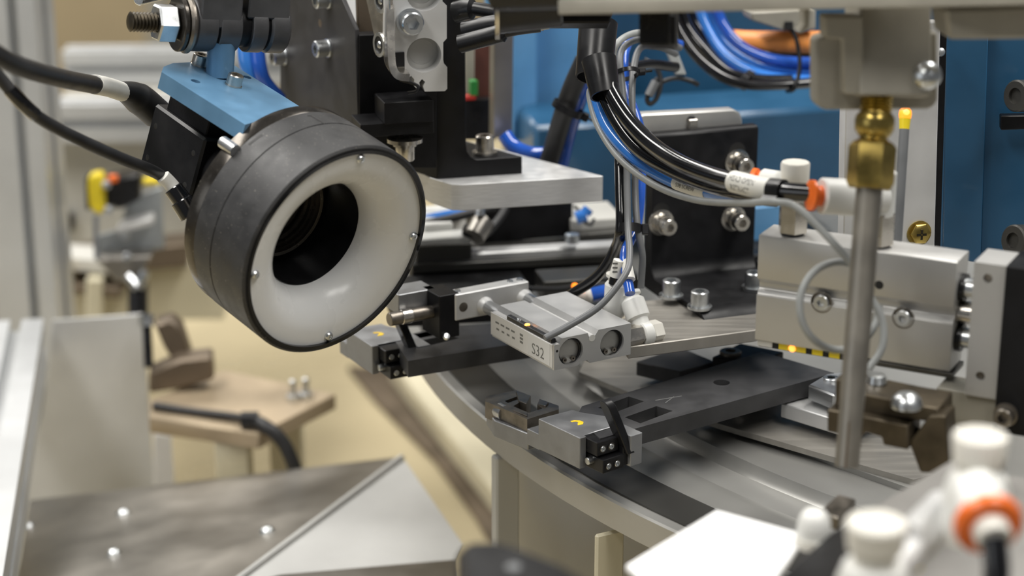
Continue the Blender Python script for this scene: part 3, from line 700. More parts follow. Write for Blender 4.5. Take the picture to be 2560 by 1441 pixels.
# aluminium extrusion end with cap screw, sheet bracket and slots
HP = 78.0; pe = V(1050, 120, 1022)
def E_(x, y): return onv(x, y, pe, HP)
t = Thing('actuator_body', 'light aluminium actuator end with round bores and a large socket screw', 'actuator')
ol = [(962, -60), (1106, -60), (1106, 4), (1117, 14), (1117, 96), (1108, 106), (1108, 150), (1110, 160), (1118, 168), (1118, 222), (1112, 228), (1062, 229), (1058, 216), (1063, 205), (1055, 198), (1048, 206), (1050, 218), (1042, 222), (1034, 214), (1036, 199), (1028, 190), (1018, 197), (1012, 172), (1010, 140), (985, 138), (962, 90)]
cp = circle(E_(1060, 138), hd(HP - 90), 9.0, 30); cp2 = circle(E_(1060, -16), hd(HP - 90), 9.0, 30)
bd = t.part('end_face', plate([E_(*q) for q in ol], [cp, cp2], hd(HP - 90) * 16), 'aluminium_light')
for c in ((1060, 138), (1060, -16)):
    P = E_(*c) + hd(HP - 90) * 9
    t.part('bore_floor', lathe(P, -hd(HP - 90), [(0, 0), (9.1, 0), (9.1, .4), (6.6, .6), (6.4, .3), (0, .3)], 30), 'ring_light_grey')
nE = -hd(HP - 90)
P = E_(1024, 54); s = cap_screw(t, P, (nE + RT * .10).normalized(), 5.9, 7.5, None)
t.sub(s, 'washer', lathe(P, nE, [(0, 0), (7.0, 0), (7.0, 1.6), (0, 1.6)], 28), 'zinc')
t.part('side_key', Fr(E_(982, 160), hd(HP), hd(HP - 90)).box(0, 6, -1, 4, -1.5, 6, .2), 'plastic_black')
t.done()
t = Thing('sheet_bracket', 'bent nickel sheet bracket with slotted holes beside the actuator end', 'bracket')
pth = [V(975, -60, 1012), V(977, 60, 1012), V(979, 140, 1012), V(983, 170, 1012), V(992, 187, 1012), V(1005, 193, 1012), V(1024, 195, 1012)]
sp = spline(pth, 5); bm = bmesh.new(); rows = []
for i, p in enumerate(sp):
    tg = (sp[min(i + 1, len(sp) - 1)] - sp[max(i - 1, 0)]).normalized(); sd = hd(HP - 90); up = tg.cross(sd).normalized() * 1.9
    rows.append([bm.verts.new(p + a) for a in (up, -up, -up + sd * 18, up + sd * 18)])
for a, b in zip(rows, rows[1:]):
    for j in range(4): bm.faces.new((a[j], a[(j + 1) % 4], b[(j + 1) % 4], b[j]))
bm.faces.new(rows[0]); bm.faces.new(rows[-1])
t.part('strip', bm, 'nickel')
wing = t.part('wing', vslab([(902, -60), (974, -60), (975, 150), (958, 130), (934, 85)], V(975, 60, 1014), 150, 0, .3, vec=hd(60) * 2), 'nickel')
for q in ((952, 2), (949, 112)):
    P = onv(*q, V(975, 60, 1014), 150); nv = hd(240)
    t.sub(wing, 'slot_rim', pipe(P - nv * .2, nv, 6.4, 4.6, .9, 24), 'zinc')
    t.sub(wing, 'slot', lathe(P, nv, [(0, .2), (4.6, .2), (4.6, 0)], 20), 'print_black')
    t.sub(wing, 'screw', lathe(P, nv, [(0, .2), (2, .2), (1.6, .8), (0, 1)], 14), 'zinc')
t.done()
one('bent_wire_clip', tube(spline([V(1000, 200, 1018), V(1030, 208, 1018), V(1045, 216, 1018), V(1040, 228, 1018), V(1020, 232, 1019)], 6), .9, 8), 'plastic_black', 'small black bent clip under the actuator end', 'clip')

# ================================================================ linear axis under the silver plate (soft focus)
HR = 78.0
def vb(name, pts, d, h, th, m, label, cat, b=.5, ref=None):
    q = ref or (sum(p[0] for p in pts) / len(pts), sum(p[1] for p in pts) / len(pts))
    return one(name, vslab(pts, V(q[0], q[1], d), h, th, b), m, label, cat)
t = Thing('linear_axis', 'linear guide axis with bright rail and dark cover below the silver plate', 'linear axis')
def lx(name, pts, d, th, m, b=.5):
    q = (sum(p[0] for p in pts) / len(pts), sum(p[1] for p in pts) / len(pts)); t.part(name, vslab(pts, V(q[0], q[1], d), HR, th, b), m)
lx('rail', [(1030, 642), (1560, 612), (1560, 636), (1030, 664)], 1195, 12, 'aluminium_light', 1)
lx('rail_side', [(1030, 664), (1560, 636), (1560, 655), (1030, 684)], 1192, 40, 'ring_dark')
lx('cover', [(1030, 684), (1560, 656), (1560, 700), (1030, 740)], 1200, 14, 'black_anodised')
lx('slot_strip', [(1045, 672), (1200, 663), (1200, 670), (1045, 680)], 1186, 3, 'aluminium_light', .2)
lx('base_strip', [(1360, 705), (1600, 690), (1600, 745), (1360, 760)], 1165, 24, 'ring_dark')
lx('dark_base', [(990, 735), (1330, 720), (1330, 800), (990, 820)], 1155, 34, 'black_anodised')
t.done()
vb('motor_block', [(1195, 505), (1432, 505), (1430, 590), (1195, 612)], 1225, HR, 40, 'black_anodised', 'black motor block hanging under the silver plate', 'motor block')
t = Thing('slide_carriage', 'white topped slide carriage beside the ring light edge', 'carriage')
def cx(name, pts, d, th, m):
    q = (sum(p[0] for p in pts) / len(pts), sum(p[1] for p in pts) / len(pts)); t.part(name, vslab(pts, V(q[0], q[1], d), HR, th, .8), m)
cx('front', [(1040, 615), (1180, 608), (1180, 650), (1040, 660)], 1180, 3, 'ring_dark')
cx('white_cap', [(1040, 600), (1160, 590), (1178, 597), (1180, 612), (1040, 620)], 1186, 14, 'white_plastic')
cx('upper_box', [(1060, 562), (1132, 556), (1134, 588), (1060, 600)], 1200, 40, 'white_plastic')
t.done()
t = Thing('gear_motor_plug', 'grey ribbed connector plug in front of the motor block', 'connector')
t.part('body', tube([V(1185, 592, 1185), V(1205, 560, 1190), V(1220, 545, 1190)], [6.5, 7, 5], 14), 'stainless')
t.part('screw', lathe(V(1200, 536, 1185), Z, [(0, 0), (3.2, 0), (2.6, 3), (0, 3.6)], 14), 'zinc')
t.part('gland', cyl(V(1160, 575, 1190), V(1192, 582, 1188), 4, 14, .5), 'plastic_black')
t.done()
one('blue_sleeve_tube', tube(pxpath([(1050, 552, 1215), (1110, 540, 1215), (1180, 528, 1220)], 6), 3, 10), 'blue_tube_light', 'blue tube end beside the slide carriage', 'tube')
one('pale_sleeve_tube', tube(pxpath([(1050, 535, 1225), (1110, 532, 1225), (1170, 520, 1230)], 6), 4, 10), 'white_plastic', 'pale tube above the blue tube end by the ring light', 'tube')
one('motor_lead', tube(pxpath([(1060, 560, 1205), (1130, 546, 1205), (1190, 530, 1210), (1240, 520, 1215)], 8), 2.6, 10), 'rubber', 'black lead running left from the motor block', 'cable')
one('motor_lead', tube(pxpath([(1190, 600, 1195), (1225, 575, 1198), (1250, 545, 1205), (1265, 520, 1210)], 8), 2.6, 10), 'rubber', 'black lead curving up in front of the motor block', 'cable')
vb('pale_cover', [(1430, 552), (1560, 545), (1560, 576), (1430, 588)], 1230, HR, 40, 'cream_paint', 'pale cover right of the motor block', 'cover')
vb('dark_cover_strip', [(1435, 588), (1560, 577), (1560, 596), (1435, 606)], 1222, HR, 40, 'ring_dark', 'dark strip below the pale cover', 'strip')
t = Thing('blue_connector', 'small bright blue connector with looped lead above the pale cover', 'connector')
t.part('plug', tube([V(1440, 546, 1215), V(1465, 538, 1215)], 4, 12), 'blue_tube_light')
t.part('cap', tube([V(1462, 535, 1215), V(1472, 522, 1215)], 3.5, 12), 'blue_tube_light')
t.part('lead', tube(pxpath([(1435, 515, 1222), (1450, 530, 1220), (1462, 556, 1214), (1478, 562, 1214), (1485, 548, 1216)], 6), 1.0, 8), 'rubber')
t.done()
t = Thing('clear_screw', 'small bright screw at the corner of the motor block', 'screw')
t.part('head', lathe(V(1430, 606, 1200), Z, [(0, 0), (4.6, 0), (4.2, 5), (0, 6)], 18), 'zinc'); t.done()
# amber sensor glow pieces behind the S32 cylinder
t = Thing('amber_sensor', 'small amber lit sensor on a dark lead behind the S32 cylinder', 'sensor')
t.part('lamp', lathe(V(1437, 716, 1120), -FW, [(0, 0), (2.0, 0), (1.5, 1), (0, 1.4)], 12), 'led_amber')
t.part('lead', tube(pxpath([(1330, 722, 1125), (1400, 722, 1122), (1460, 712, 1122), (1530, 712, 1126)], 6), 1.6, 8), 'rubber')
t.done()
t = Thing('blue_white_sensor', 'small blue and white tube fitting behind the S32 cylinder', 'fitting')
t.part('blue_end', tube([V(1480, 738, 1095), V(1515, 730, 1095)], 4.2, 12), 'blue_tube')
t.part('white_end', tube([V(1440, 735, 1095), V(1482, 740, 1095)], 4.0, 12), 'label_white')
t.part('lamp', lathe(V(1458, 728, 1088), -FW, [(0, 0), (1.2, 0), (1.0, .6), (0, .9)], 10), 'led_amber')
t.done()

# ================================================================ blue machine cabinet behind
HW = 80.0
def slab_px(pts, d, h, th, b=.5):
    q = (sum(p[0] for p in pts) / len(pts), sum(p[1] for p in pts) / len(pts)); return vslab(pts, V(q[0], q[1], d), h, th, b)
t = Thing('blue_cabinet', 'blue painted machine cabinet with a horizontal beam behind the brackets', 'cabinet')
t.part('back_panel', vslab([(1268, -160), (2480, -160), (2480, 480), (1268, 500)], V(1700, 300, 1420), HW, 20), 'blue_paint')
t.part('side_strip', slab_px([(1283, -120), (1342, -120), (1342, 352), (1283, 352)], 1330, 50, 30), 'blue_paint_lit')  # same cabinet paint, coloured brighter to stand for the light on it
t.part('side_panel', slab_px([(1338, -120), (1500, -120), (1500, 290), (1338, 300)], 1350, 92, 20), 'blue_paint_lit')
t.part('beam', vslab([(1335, 318), (2160, 262), (2160, 520), (1335, 585)], V(1700, 300, 1300), HW, 70, 3), 'blue_paint')
t.part('lower_flange', slab_px([(1876, 520), (1985, 512), (1985, 640), (1876, 652)], 1240, HW, 20), 'blue_paint_lit')
t.part('foot_tray', slab_px([(1860, 640), (2000, 632), (2000, 720), (1860, 730)], 1215, HW, 60), 'black_anodised')
t.done()
one('pale_sheet', slab_px([(836, -130), (930, -130), (930, 110), (836, 110)], 1500, 85, 5), 'paper_white', 'bright pale sheet seen past the column edge', 'sheet')
t = Thing('blue_guard', 'dark blue guard panel beside the upright aluminium plate', 'panel')
t.part('flange', slab_px([(2366, 60), (2472, 60), (2452, 660), (2356, 640)], 1010, 84, 14), 'blue_paint')
gl = t.part('gloss_panel', slab_px([(2468, 60), (2700, 50), (2690, 700), (2450, 680)], 1015, 100, 10), 'blue_paint')
for q in ((2540, 240), (2534, 602)):
    P = V(q[0], q[1], 985); n_ = (CAM - P).normalized() * .5 - RT * .6
    s = t.part('flange_bolt', lathe(P, n_, [(0, -8), (8, -8), (8, 0), (7.2, .8), (4, .8), (4, -1), (0, -1)], 24), 'ring_dark')
t.part('slot_strip', slab_px([(2502, 290), (2620, 288), (2620, 322), (2502, 326)], 1000, 96, 6), 'black_anodised')
t.done()
t = Thing('upright_plate', 'upright aluminium plate with a brass cross screw behind the nozzle', 'plate')
UPp = V(2300, 350, 975)
t.part('plate', vslab([(2118, 60), (2352, 55), (2336, 660), (2108, 660)], UPp, 76, 8, .6), 'aluminium_light')
t.part('gap_shade_strip', vslab([(2353, 70), (2368, 70), (2350, 660), (2338, 660)], V(2350, 350, 985), 76, 10, .2), 'black_anodised')  # dark strip painted in for the shaded gap next to the blue panel
P = onv(2297, 583, UPp, 76)
s = t.part('cross_screw', lathe(P, -hd(-14) + Z * .1, [(0, 0), (5.4, 0), (5.4, 2.4), (4.6, 3.0), (0, 3.6)], 6), 'brass')
t.sub(s, 'screw_washer', pipe(P, -hd(-14), 6.4, 2, .7), 'brass')
f = Fr(P - hd(-14) * 3.2, hd(76), Z, -hd(-14)); t.sub(s, 'recess', f.box(-2.6, 2.6, -.6, .6, -.2, .35, 0), 'thread_dark'); t.sub(s, 'recess', f.box(-.6, .6, -2.6, 2.6, -.2, .35, 0), 'thread_dark')
P = onv(2352, 130, V(2350, 130, 965), 76); t.part('edge_screw', lathe(P, -FW, [(0, 0), (2.2, 0), (1.8, 1.4), (0, 2)], 14), 'zinc')
t.done()

# ================================================================ upper cable loom
def loom(name, pts, r, m, label, cat='tube', group=None, k=12):
    n = one(name, tube(pxpath(pts, 9), r, k), m, label, cat, group); return pxpath(pts, 9)
loom('orange_hose', [(1728, -10, 1235), (1745, 50, 1232), (1785, 92, 1228), (1850, 104, 1215), (1950, 106, 1200), (2060, 106, 1195)], 6.9, 'orange_hose', 'thick orange motor cable in the upper loom', 'cable')
bl = [([(1760, -10, 1215), (1785, 60, 1215), (1830, 120, 1210), (1900, 160, 1200), (1980, 176, 1195), (2060, 180, 1192)], 'uppermost bright blue tube in the upper loom', 'blue_tube_light'),
      ([(1785, -10, 1210), (1808, 60, 1210), (1850, 112, 1205), (1910, 142, 1195), (1980, 154, 1190), (2060, 156, 1188)], 'blue tube just under the orange cable', 'blue_tube'),
      ([(1740, -10, 1208), (1768, 70, 1206), (1815, 140, 1200), (1890, 182, 1192), (1970, 198, 1188), (2060, 200, 1186)], 'third blue tube from the orange cable', 'blue_tube_light'),
      ([(1690, 60, 1215), (1740, 128, 1206), (1800, 168, 1200), (1880, 196, 1195), (1970, 206, 1192), (2060, 208, 1190)], 'lowest blue tube of the upper loom', 'blue_tube')]
for p, lb, m in bl: bp_ = loom('blue_tube', p, 3.2, m, lb, 'tube', 'blue tubes of the upper loom')
bk = [([(1680, 10, 1190), (1695, 70, 1190), (1740, 140, 1185), (1800, 190, 1180), (1870, 212, 1178), (1960, 212, 1178), (2060, 205, 1180)], 'lowest black tube of the upper loom'),
      ([(1700, 0, 1195), (1720, 70, 1195), (1765, 130, 1190), (1820, 180, 1186), (1890, 198, 1184), (1980, 200, 1184)], 'second lowest black tube of the upper loom'),
      ([(1715, 0, 1222), (1740, 60, 1222), (1785, 118, 1218), (1840, 160, 1214), (1920, 184, 1210), (2050, 190, 1210)], 'black tube between the blue tubes of the upper loom'),
      ([(1830, 96, 1222), (1900, 130, 1205), (1990, 140, 1200), (2060, 141, 1200)], 'black tube running just under the orange cable')]
for p, lb in bk: kp_ = loom('black_tube', p, 3.1, 'gloss_tube_black', lb, 'tube', 'black tubes of the upper loom')
t = Thing('cable_tie', 'black cable tie round the orange cable and blue tubes', 'cable tie')
t.part('band', tube(pxpath([(1968, 66, 1190), (1988, 90, 1180), (1998, 140, 1178), (1998, 180, 1174), (1985, 222, 1172), (1968, 228, 1185)], 6), 1.3, 8), 'plastic_black')
t.part('tie_head', Fr(V(1970, 66, 1182), RT, UP, -FW).box(-2.5, 2.5, -2.5, 2.5, 0, 4, .4), 'plastic_black')
t.done()
tie(pxpath([(1840, 190, 1184), (1862, 205, 1182), (1890, 215, 1180)], 6), 6, 4.2, 'black cable tie round the black tubes of the upper loom')
t = Thing('plug_lead', 'thin black lead loop with grey plug hanging below the loom', 'cable')
t.part('lead', tube(pxpath([(1610, 148, 1140), (1640, 168, 1140), (1652, 205, 1140), (1642, 245, 1140), (1625, 260, 1140), (1618, 245, 1140), (1632, 215, 1140), (1645, 195, 1140)], 8), 1.5, 8), 'rubber')
t.part('plug', tube([V(1622, 240, 1138), V(1640, 204, 1138)], 2.7, 10), 'dark_grey_cable')
t.done()
t = Thing('inline_connector', 'grey inline connector on a black lead under the tubes', 'connector')
t.part('body', Fr(V(1690, 158, 1150), (V(1703, 195, 1150) - V(1680, 135, 1150)), RT).box(-7.5, 7.5, -3.2, 3.2, -2.5, 2.5, .6), 'grey_cable')
t.part('lead', tube(pxpath([(1655, 205, 1140), (1675, 198, 1145), (1700, 196, 1150), (1730, 204, 1150), (1745, 212, 1152)], 6), 1.4, 8), 'rubber')
t.done()
one('drag_tube', tube(pxpath([(1368, 420, 1150), (1392, 340, 1140), (1425, 235, 1120), (1462, 150, 1110)], 8), 5.6, 14), 'rubber', 'thick dark tube leaning behind the spiral sleeve', 'tube')
one('drag_tube', tube(pxpath([(1262, 338, 1168), (1285, 368, 1166), (1330, 386, 1164), (1390, 384, 1170)], 8), 4.6, 14), 'blue_tube', 'dark blue tube looping over the far edge of the silver plate', 'tube')
one('drag_tube', tube(pxpath([(1400, 420, 1160), (1420, 340, 1150), (1448, 250, 1130), (1475, 170, 1118)], 8), 4.4, 12), 'blue_tube', 'blue tube leaning beside the thick dark tube', 'tube')
tie(pxpath([(1395, 320, 1128), (1420, 272, 1124), (1440, 230, 1122)], 6), 6, 8.6, 'black cable tie on the looped tubes left of the spiral sleeve', tail=4)
# tubes seen behind the clamp at the left
one('blue_tube', tube(pxpath([(612, 100, 1120), (618, 160, 1120), (640, 215, 1125), (690, 260, 1130)], 6), 4.6, 12), 'blue_tube_light', 'blue tube behind the cross clamp beside the mounting plate', 'tube')
one('blue_tube', tube(pxpath([(642, 100, 1118), (648, 160, 1118), (662, 205, 1122), (700, 250, 1130)], 6), 4.2, 12), 'blue_tube', 'darker blue tube behind the cross clamp', 'tube')

# ================================================================ spiral sleeve and hanging bundle
t = Thing('spiral_sleeve', 'flared black spiral sleeve round the hanging tubes', 'cable sleeve')
def cone(a, b, r0, r1):
    n = b - a; h = n.length
    bm = lathe(a, n, [(r0 - .9, 0), (r0, 0), (r1, h), (r1 - .9, h), (r0 - .9, 0)], 28, closed=False); bmesh.ops.remove_doubles(bm, verts=bm.verts, dist=1e-4); return bm
t.part('upper_turn', cone(V(1496, 58, 1004), V(1484, 195, 996), 9.8, 9.2), 'plastic_black')
t.part('lower_turn', cone(V(1497, 150, 990), V(1513, 240, 984), 8.8, 7.4), 'plastic_black')
t.done()
HB_G = 'curved tubes running from the spiral sleeve to the valve'
t = Thing('black_tube', 'upper glossy black tube curving from the spiral sleeve to the orange collar', 'tube', HB_G)
pA = pxpath([(1526, 215, 983), (1533, 240, 980), (1575, 305, 970), (1630, 362, 955), (1700, 408, 935), (1780, 440, 915), (1850, 458, 898), (1900, 470, 886), (1960, 478, 876), (2040, 484, 868)], 8)
t.part('sheath', tube(pA, 4.1, 14), 'gloss_tube_black')
def near_px(path, x): return min(range(len(path)), key=lambda i: abs(1280 + FPX * (path[i] - CAM).dot(RT) / (path[i] - CAM).dot(FW) - x))
lbp = pA[near_px(pA, 1832):near_px(pA, 1940) + 1]
def along(path, s):
    for a_, b_ in zip(path, path[1:]):
        l_ = (b_ - a_).length
        if s <= l_: return a_ + (b_ - a_) * (s / l_)
        s -= l_
    return path[-1]
ls = t.part('label_sleeve', tube(lbp, 5.0, 20), 'label_white', 'white sleeve printed HEAD OPEN RETRACT')
e = (lbp[-1] - lbp[0]).normalized(); u = (UP - e * UP.dot(e)).normalized(); nrm = e.cross(u)
if nrm.dot(FW) > 0: nrm = -nrm
base = lbp[0]
for s_, off, tilt in (('HEAD OPEN', -.2, 0), ('RETRACT', -4.4, -1)):
    ax_ = base + e * 2.0
    bmx = text(s_, 3.9, Vector((0, 0, 0)), Vector((1, 0, 0)), Vector((0, 1, 0)), 0)
    for v in bmx.verts:
        a = (v.co.y + off + (1.2 if s_ == 'HEAD OPEN' else 1.0)) / 5.05
        lx_ = v.co.x * .84 + (1.6 if s_ == 'RETRACT' else 0)
        v.co = along(lbp, lx_ + 1.6) + u * (5.06 * math.sin(a)) + nrm * (5.06 * math.cos(a))
    t.sub(ls, 'lettering', bmx, 'print_black', 'printed ' + s_)
t.done()
t = Thing('black_tube', 'lower glossy black tube curving from the spiral sleeve behind the white label', 'tube', HB_G)
pB = pxpath([(1505, 215, 992), (1512, 240, 990), (1552, 318, 982), (1605, 380, 967), (1690, 430, 947), (1770, 462, 927), (1850, 480, 912), (1900, 484, 906)], 8)
t.part('sheath', tube(pB, 3.8, 14), 'gloss_tube_black'); t.done()
t = Thing('blue_tube', 'bright blue tube with a white label beside the curved black tubes', 'tube', HB_G)
pC = pxpath([(1485, 215, 999), (1490, 240, 998), (1519, 318, 991.5), (1580, 390, 978), (1660, 442, 963), (1745, 474, 944), (1840, 492, 923), (1880, 490, 920)], 8)
t.part('sheath', tube(pC, 3.2, 14), 'blue_tube_light')
i0 = min(range(len(pC)), key=lambda i: (pC[i] - V(1682, 450, 956)).length); i1 = min(range(len(pC)), key=lambda i: (pC[i] - V(1766, 479, 938)).length)
ls = t.part('label_sleeve', tube(pC[i0:i1 + 1], 3.5, 14), 'label_white', 'white sleeve printed S38 SCREW')
e2 = (pC[i1] - pC[i0]).normalized(); u2 = (UP - e2 * UP.dot(e2)).normalized(); n2 = e2.cross(u2); n2 = -n2 if n2.dot(FW) > 0 else n2
t.sub(ls, 'lettering', text('S38 SCREW', 2.7, (pC[i0] + pC[i1]) / 2 + n2 * 3.7 - u2 * 1.3 - e2 * 7.8, e2, u2, .02), 'print_black', 'printed S38 SCREW')
t.done()
t = Thing('sensor_wire', 'grey sensor wire looping round in front of the large cylinder', 'wire', HB_G)
pD = pxpath([(1482, 215, 1008), (1474, 240, 1007), (1496, 318, 999), (1552, 400, 980), (1640, 465, 952), (1740, 500, 926), (1850, 508, 898), (1930, 506, 860), (1985, 515, 854), (2040, 562, 850), (2090, 615, 846), (2130, 662, 848), (2168, 730, 852), (2205, 800, 852), (2205, 870, 850), (2170, 925, 850)], 8)
t.part('sheath', tube(pD, 1.65, 12), 'grey_cable')
lc = []
for i in range(0, 30):
    a = math.radians(-62 - i * 300 / 29) ; lc.append(V(2098 + 97 * math.cos(a) * 1.02, 765 + 110 * math.sin(a), 853 + 8 * math.cos(a)))
t.part('coil', tube(spline([V(2148, 672, 850)] + lc[:], 2), 1.65, 12), 'grey_cable')
t.done()
tie(pA[near_px(pA, 1947) - 1:near_px(pA, 1947) + 2], 1, 4.3, 'black cable tie beside the HEAD OPEN label', w=7, headdir=-FW - UP * .9)

# hanging vertical bundle
VG = 'tubes of the hanging bundle'
def vert_tube(name, pts, r, m, label): one(name, tube(pxpath(pts, 8), r, 12), m, label, 'tube', VG); return pxpath(pts, 8)
v1 = vert_tube('black_tube', [(1690, 168, 1114), (1620, 162, 1094), (1562, 182, 1072), (1545, 250, 1056), (1549, 380, 1038), (1551, 480, 1030), (1552, 570, 1026), (1537, 625, 1034), (1495, 690, 1042), (1420, 742, 1055)], 2.9, 'gloss_tube_black', 'black tube of the hanging bundle ending behind the S32 cylinder')
v2 = vert_tube('grey_wire', [(1700, 120, 1090), (1640, 100, 1070), (1585, 102, 1050), (1552, 135, 1038), (1556, 220, 1033), (1566, 330, 1028), (1568, 480, 1024), (1570, 570, 1020), (1574, 640, 1010), (1562, 688, 1000), (1500, 765, 990), (1420, 816, 982), (1362, 846, 978)], 1.75, 'dark_grey_cable', 'grey wire of the hanging bundle ending at the S32 sensor')
v3 = vert_tube('grey_wire', [(1690, 135, 1104), (1650, 118, 1085), (1608, 116, 1066), (1588, 150, 1052), (1580, 240, 1038), (1588, 380, 1032), (1588, 480, 1029), (1594, 570, 1025), (1606, 640, 1026), (1602, 720, 1030)], 1.8, 'dark_grey_cable', 'second grey wire of the hanging bundle beside the black bracket')
v4 = vert_tube('blue_tube', [(1700, 112, 1120), (1630, 96, 1100), (1578, 98, 1078), (1560, 150, 1062), (1572, 240, 1050), (1600, 330, 1041), (1601, 480, 1036), (1590, 570, 1034), (1562, 640, 1020), (1575, 735, 1008)], 2.7, 'blue_tube', 'blue tube of the hanging bundle feeding the elbow fitting')
v5 = vert_tube('grey_wire', [(1680, 100, 1064), (1600, 82, 1046), (1548, 104, 1028), (1532, 150, 1028), (1540, 240, 1025), (1548, 340, 1019), (1554, 390, 1015)], 1.8, 'grey_cable', 'pale grey wire arching at the top of the hanging bundle')
v6 = vert_tube('pale_wire', [(1598, 300, 1048), (1606, 460, 1046), (1604, 570, 1044), (1604, 640, 1042), (1600, 700, 1044)], 1.5, 'grey_cable', 'pale wire on the right of the hanging bundle')
mid = pxpath([(1572, 340, 1030), (1574, 398, 1030), (1575, 480, 1029), (1573, 573, 1027), (1572, 620, 1024)], 8)
tie(mid, 8, 5.6, 'upper black cable tie of the hanging bundle', w=5)
tie(mid, 24, 5.8, 'lower black cable tie of the hanging bundle beside the face bolt', w=4.5, tail=0)
tie(pxpath([(1560, 160, 1040), (1566, 185, 1038), (1570, 215, 1036)], 6), 6, 6.0, 'black cable tie where the hanging bundle arches over', w=2.2, tail=4)
t = Thing('marker_sleeve', 'white conical marker sleeve on the blue tube above the elbow', 'marker sleeve')
t.part('sleeve', lathe(V(1572, 700, 1010), V(1566, 645, 1016) - V(1572, 700, 1010), [(0, 0), (3.4, 0), (2.6, 8), (1.6, 11.5), (0, 11.5)], 18), 'label_white'); t.done()
t = Thing('marker_sleeve', 'cream marker sleeve above the upright push-in fitting', 'marker sleeve')
q = V(1537, 692, 1018)
t.part('sleeve', lathe(q, Z + RT * .25, [(0, 0), (3.0, 0), (3.0, 9), (0, 9)], 18), 'label_white')
t.part('tube_end', lathe(q - Z * 4 - RT * .6, Z + RT * .2, [(0, 0), (2.6, 0), (2.6, 5), (0, 5)], 16), 'gloss_tube_black')
for k in range(3): t.part('print', Fr(q - FW * 3.05 + Z * (2 + k * 2.2), RT, Z, -FW).box(-1.4, 1.2, 0, 1.0, 0, .1, 0), 'print_grey')
t.done()

# ================================================================ top rail, clamps and connectors (close, soft)
t = Thing('overhead_rail', 'grey grooved rail running across the top edge', 'rail')
a, b = V(1395, 22, 815), V(2640, -4, 770); e = (b - a); f = Fr(a, e, Vector((-e.y, e.x, 0)))
Lr = e.length
t.part('extrusion', prism([f.p(0, y, z) for y, z in [(0, -2.5), (0, 3), (1.2, 3.6), (1.2, 5.2), (0, 5.8), (0, 14), (1.2, 15), (1.2, 17), (0, 18), (0, 30), (30, 30), (30, -2.5)]], f.x * Lr, .4), 'beige_casting')
t.part('end_collar', cyl(f.p(-30, 14, 14), f.p(2, 14, 14), 16.5, 30, 1), 'plastic_black')
t.done()
t = Thing('hose_clip', 'black clip holding cables under the overhead rail', 'clip')
t.part('arm', Fr(V(1650, 30, 835), RT, FW).poly([(-9, 0), (4, 0), (9, 14), (-4, 14)], -14, 12, .8), 'plastic_black')
t.part('hook', Fr(V(1660, 95, 838), RT, FW).box(-6, 5, 0, 12, -3, 10, .8), 'plastic_black')
t.done()
t = Thing('cable_gland', 'black gland block above the spiral sleeve', 'gland')
t.part('body', cyl(V(1232, 0, 905), V(1400, -18, 905), 15.5, 30, 1.5), 'plastic_black')
t.part('flange', Fr(V(1450, 62, 930), RT, FW).box(-14, 14, -6, 14, 0, 6, .8), 'black_anodised')
t.part('upper_flange', Fr(V(1455, 42, 925), RT, FW).box(-12, 14, -6, 14, 0, 8, .8), 'charcoal_anodised')
t.part('edge', pipe(V(1238, 10, 903), RT, 15.9, 13, 2), 'nickel')
t.done()
for i, (pts, r, lb) in enumerate([([(1160, 78, 1020), (1230, 62, 1015), (1300, 58, 1010), (1360, 62, 1010)], 4.0, 'upper black plug lead left of the gland'),
                         ([(1150, 110, 1010), (1220, 92, 1005), (1290, 74, 1000), (1350, 66, 1000)], 3.8, 'lower black plug lead left of the gland'),
                         ([(1140, 30, 1030), (1180, 22, 1025), (1240, 30, 1020)], 4.5, 'short black plug lead at the column top')]):
    t = Thing('plug_lead', lb, 'cable'); p = pxpath(pts, 8)
    t.part('sheath', tube(p, [r * (1.25 if j < len(p) * .5 else .8) for j in range(len(p))], 14), 'plastic_black')
    if i < 1: t.part('label_tag', tube([V(1326, 70, 1002), V(1372, 62, 1002)], 2.2, 12), 'label_white')
    t.done()
t = Thing('nozzle_holder', 'beige cast holder block with a bright dome screw above the nozzle', 'holder')
ND = 815.0
hb = Fr(V(2150, 238, ND), RT * .985 + FW * .10, FW * .985 - RT * .1)
t.part('block', hb.box(0, 30, 0, 24, 0, 40, .8), 'beige_casting')
t.part('flange', vslab([(2040, 100), (2060, 92), (2345, 80), (2345, 250), (2335, 268), (2318, 274), (2066, 276), (2045, 268), (2040, 250)], V(2180, 240, ND + 10), 82, 10, 1), 'beige_casting')
t.part('side_boss', vslab([(2060, 40), (2160, 40), (2160, 240), (2108, 236), (2106, 100), (2062, 96)], V(2180, 240, ND + 4), 82, 8, .8), 'beige_casting')
t.part('hanger', vslab([(2008, 0), (2028, 0), (2024, 70), (2006, 84), (1996, 84), (2012, 60)], V(2010, 40, ND + 10), 82, 8, .6), 'beige_casting')
dome_screw(t, V(2318, 188, ND - 1), (-FW - RT * .12 + UP * .1), 6.0, 4.2)
t.done()
one('end_bracket', slab_px([(2362, 22), (2640, 10), (2640, 98), (2372, 100)], 790, 84, 20, 1.5), 'beige_casting', 'beige bracket block at the end of the overhead rail', 'bracket')
one('grey_hood', slab_px([(1880, 30), (2040, 22), (2040, 74), (1960, 78), (1880, 52)], 1180, 80, 20, 1), 'beige_casting', 'small beige box above the orange cable', 'box')

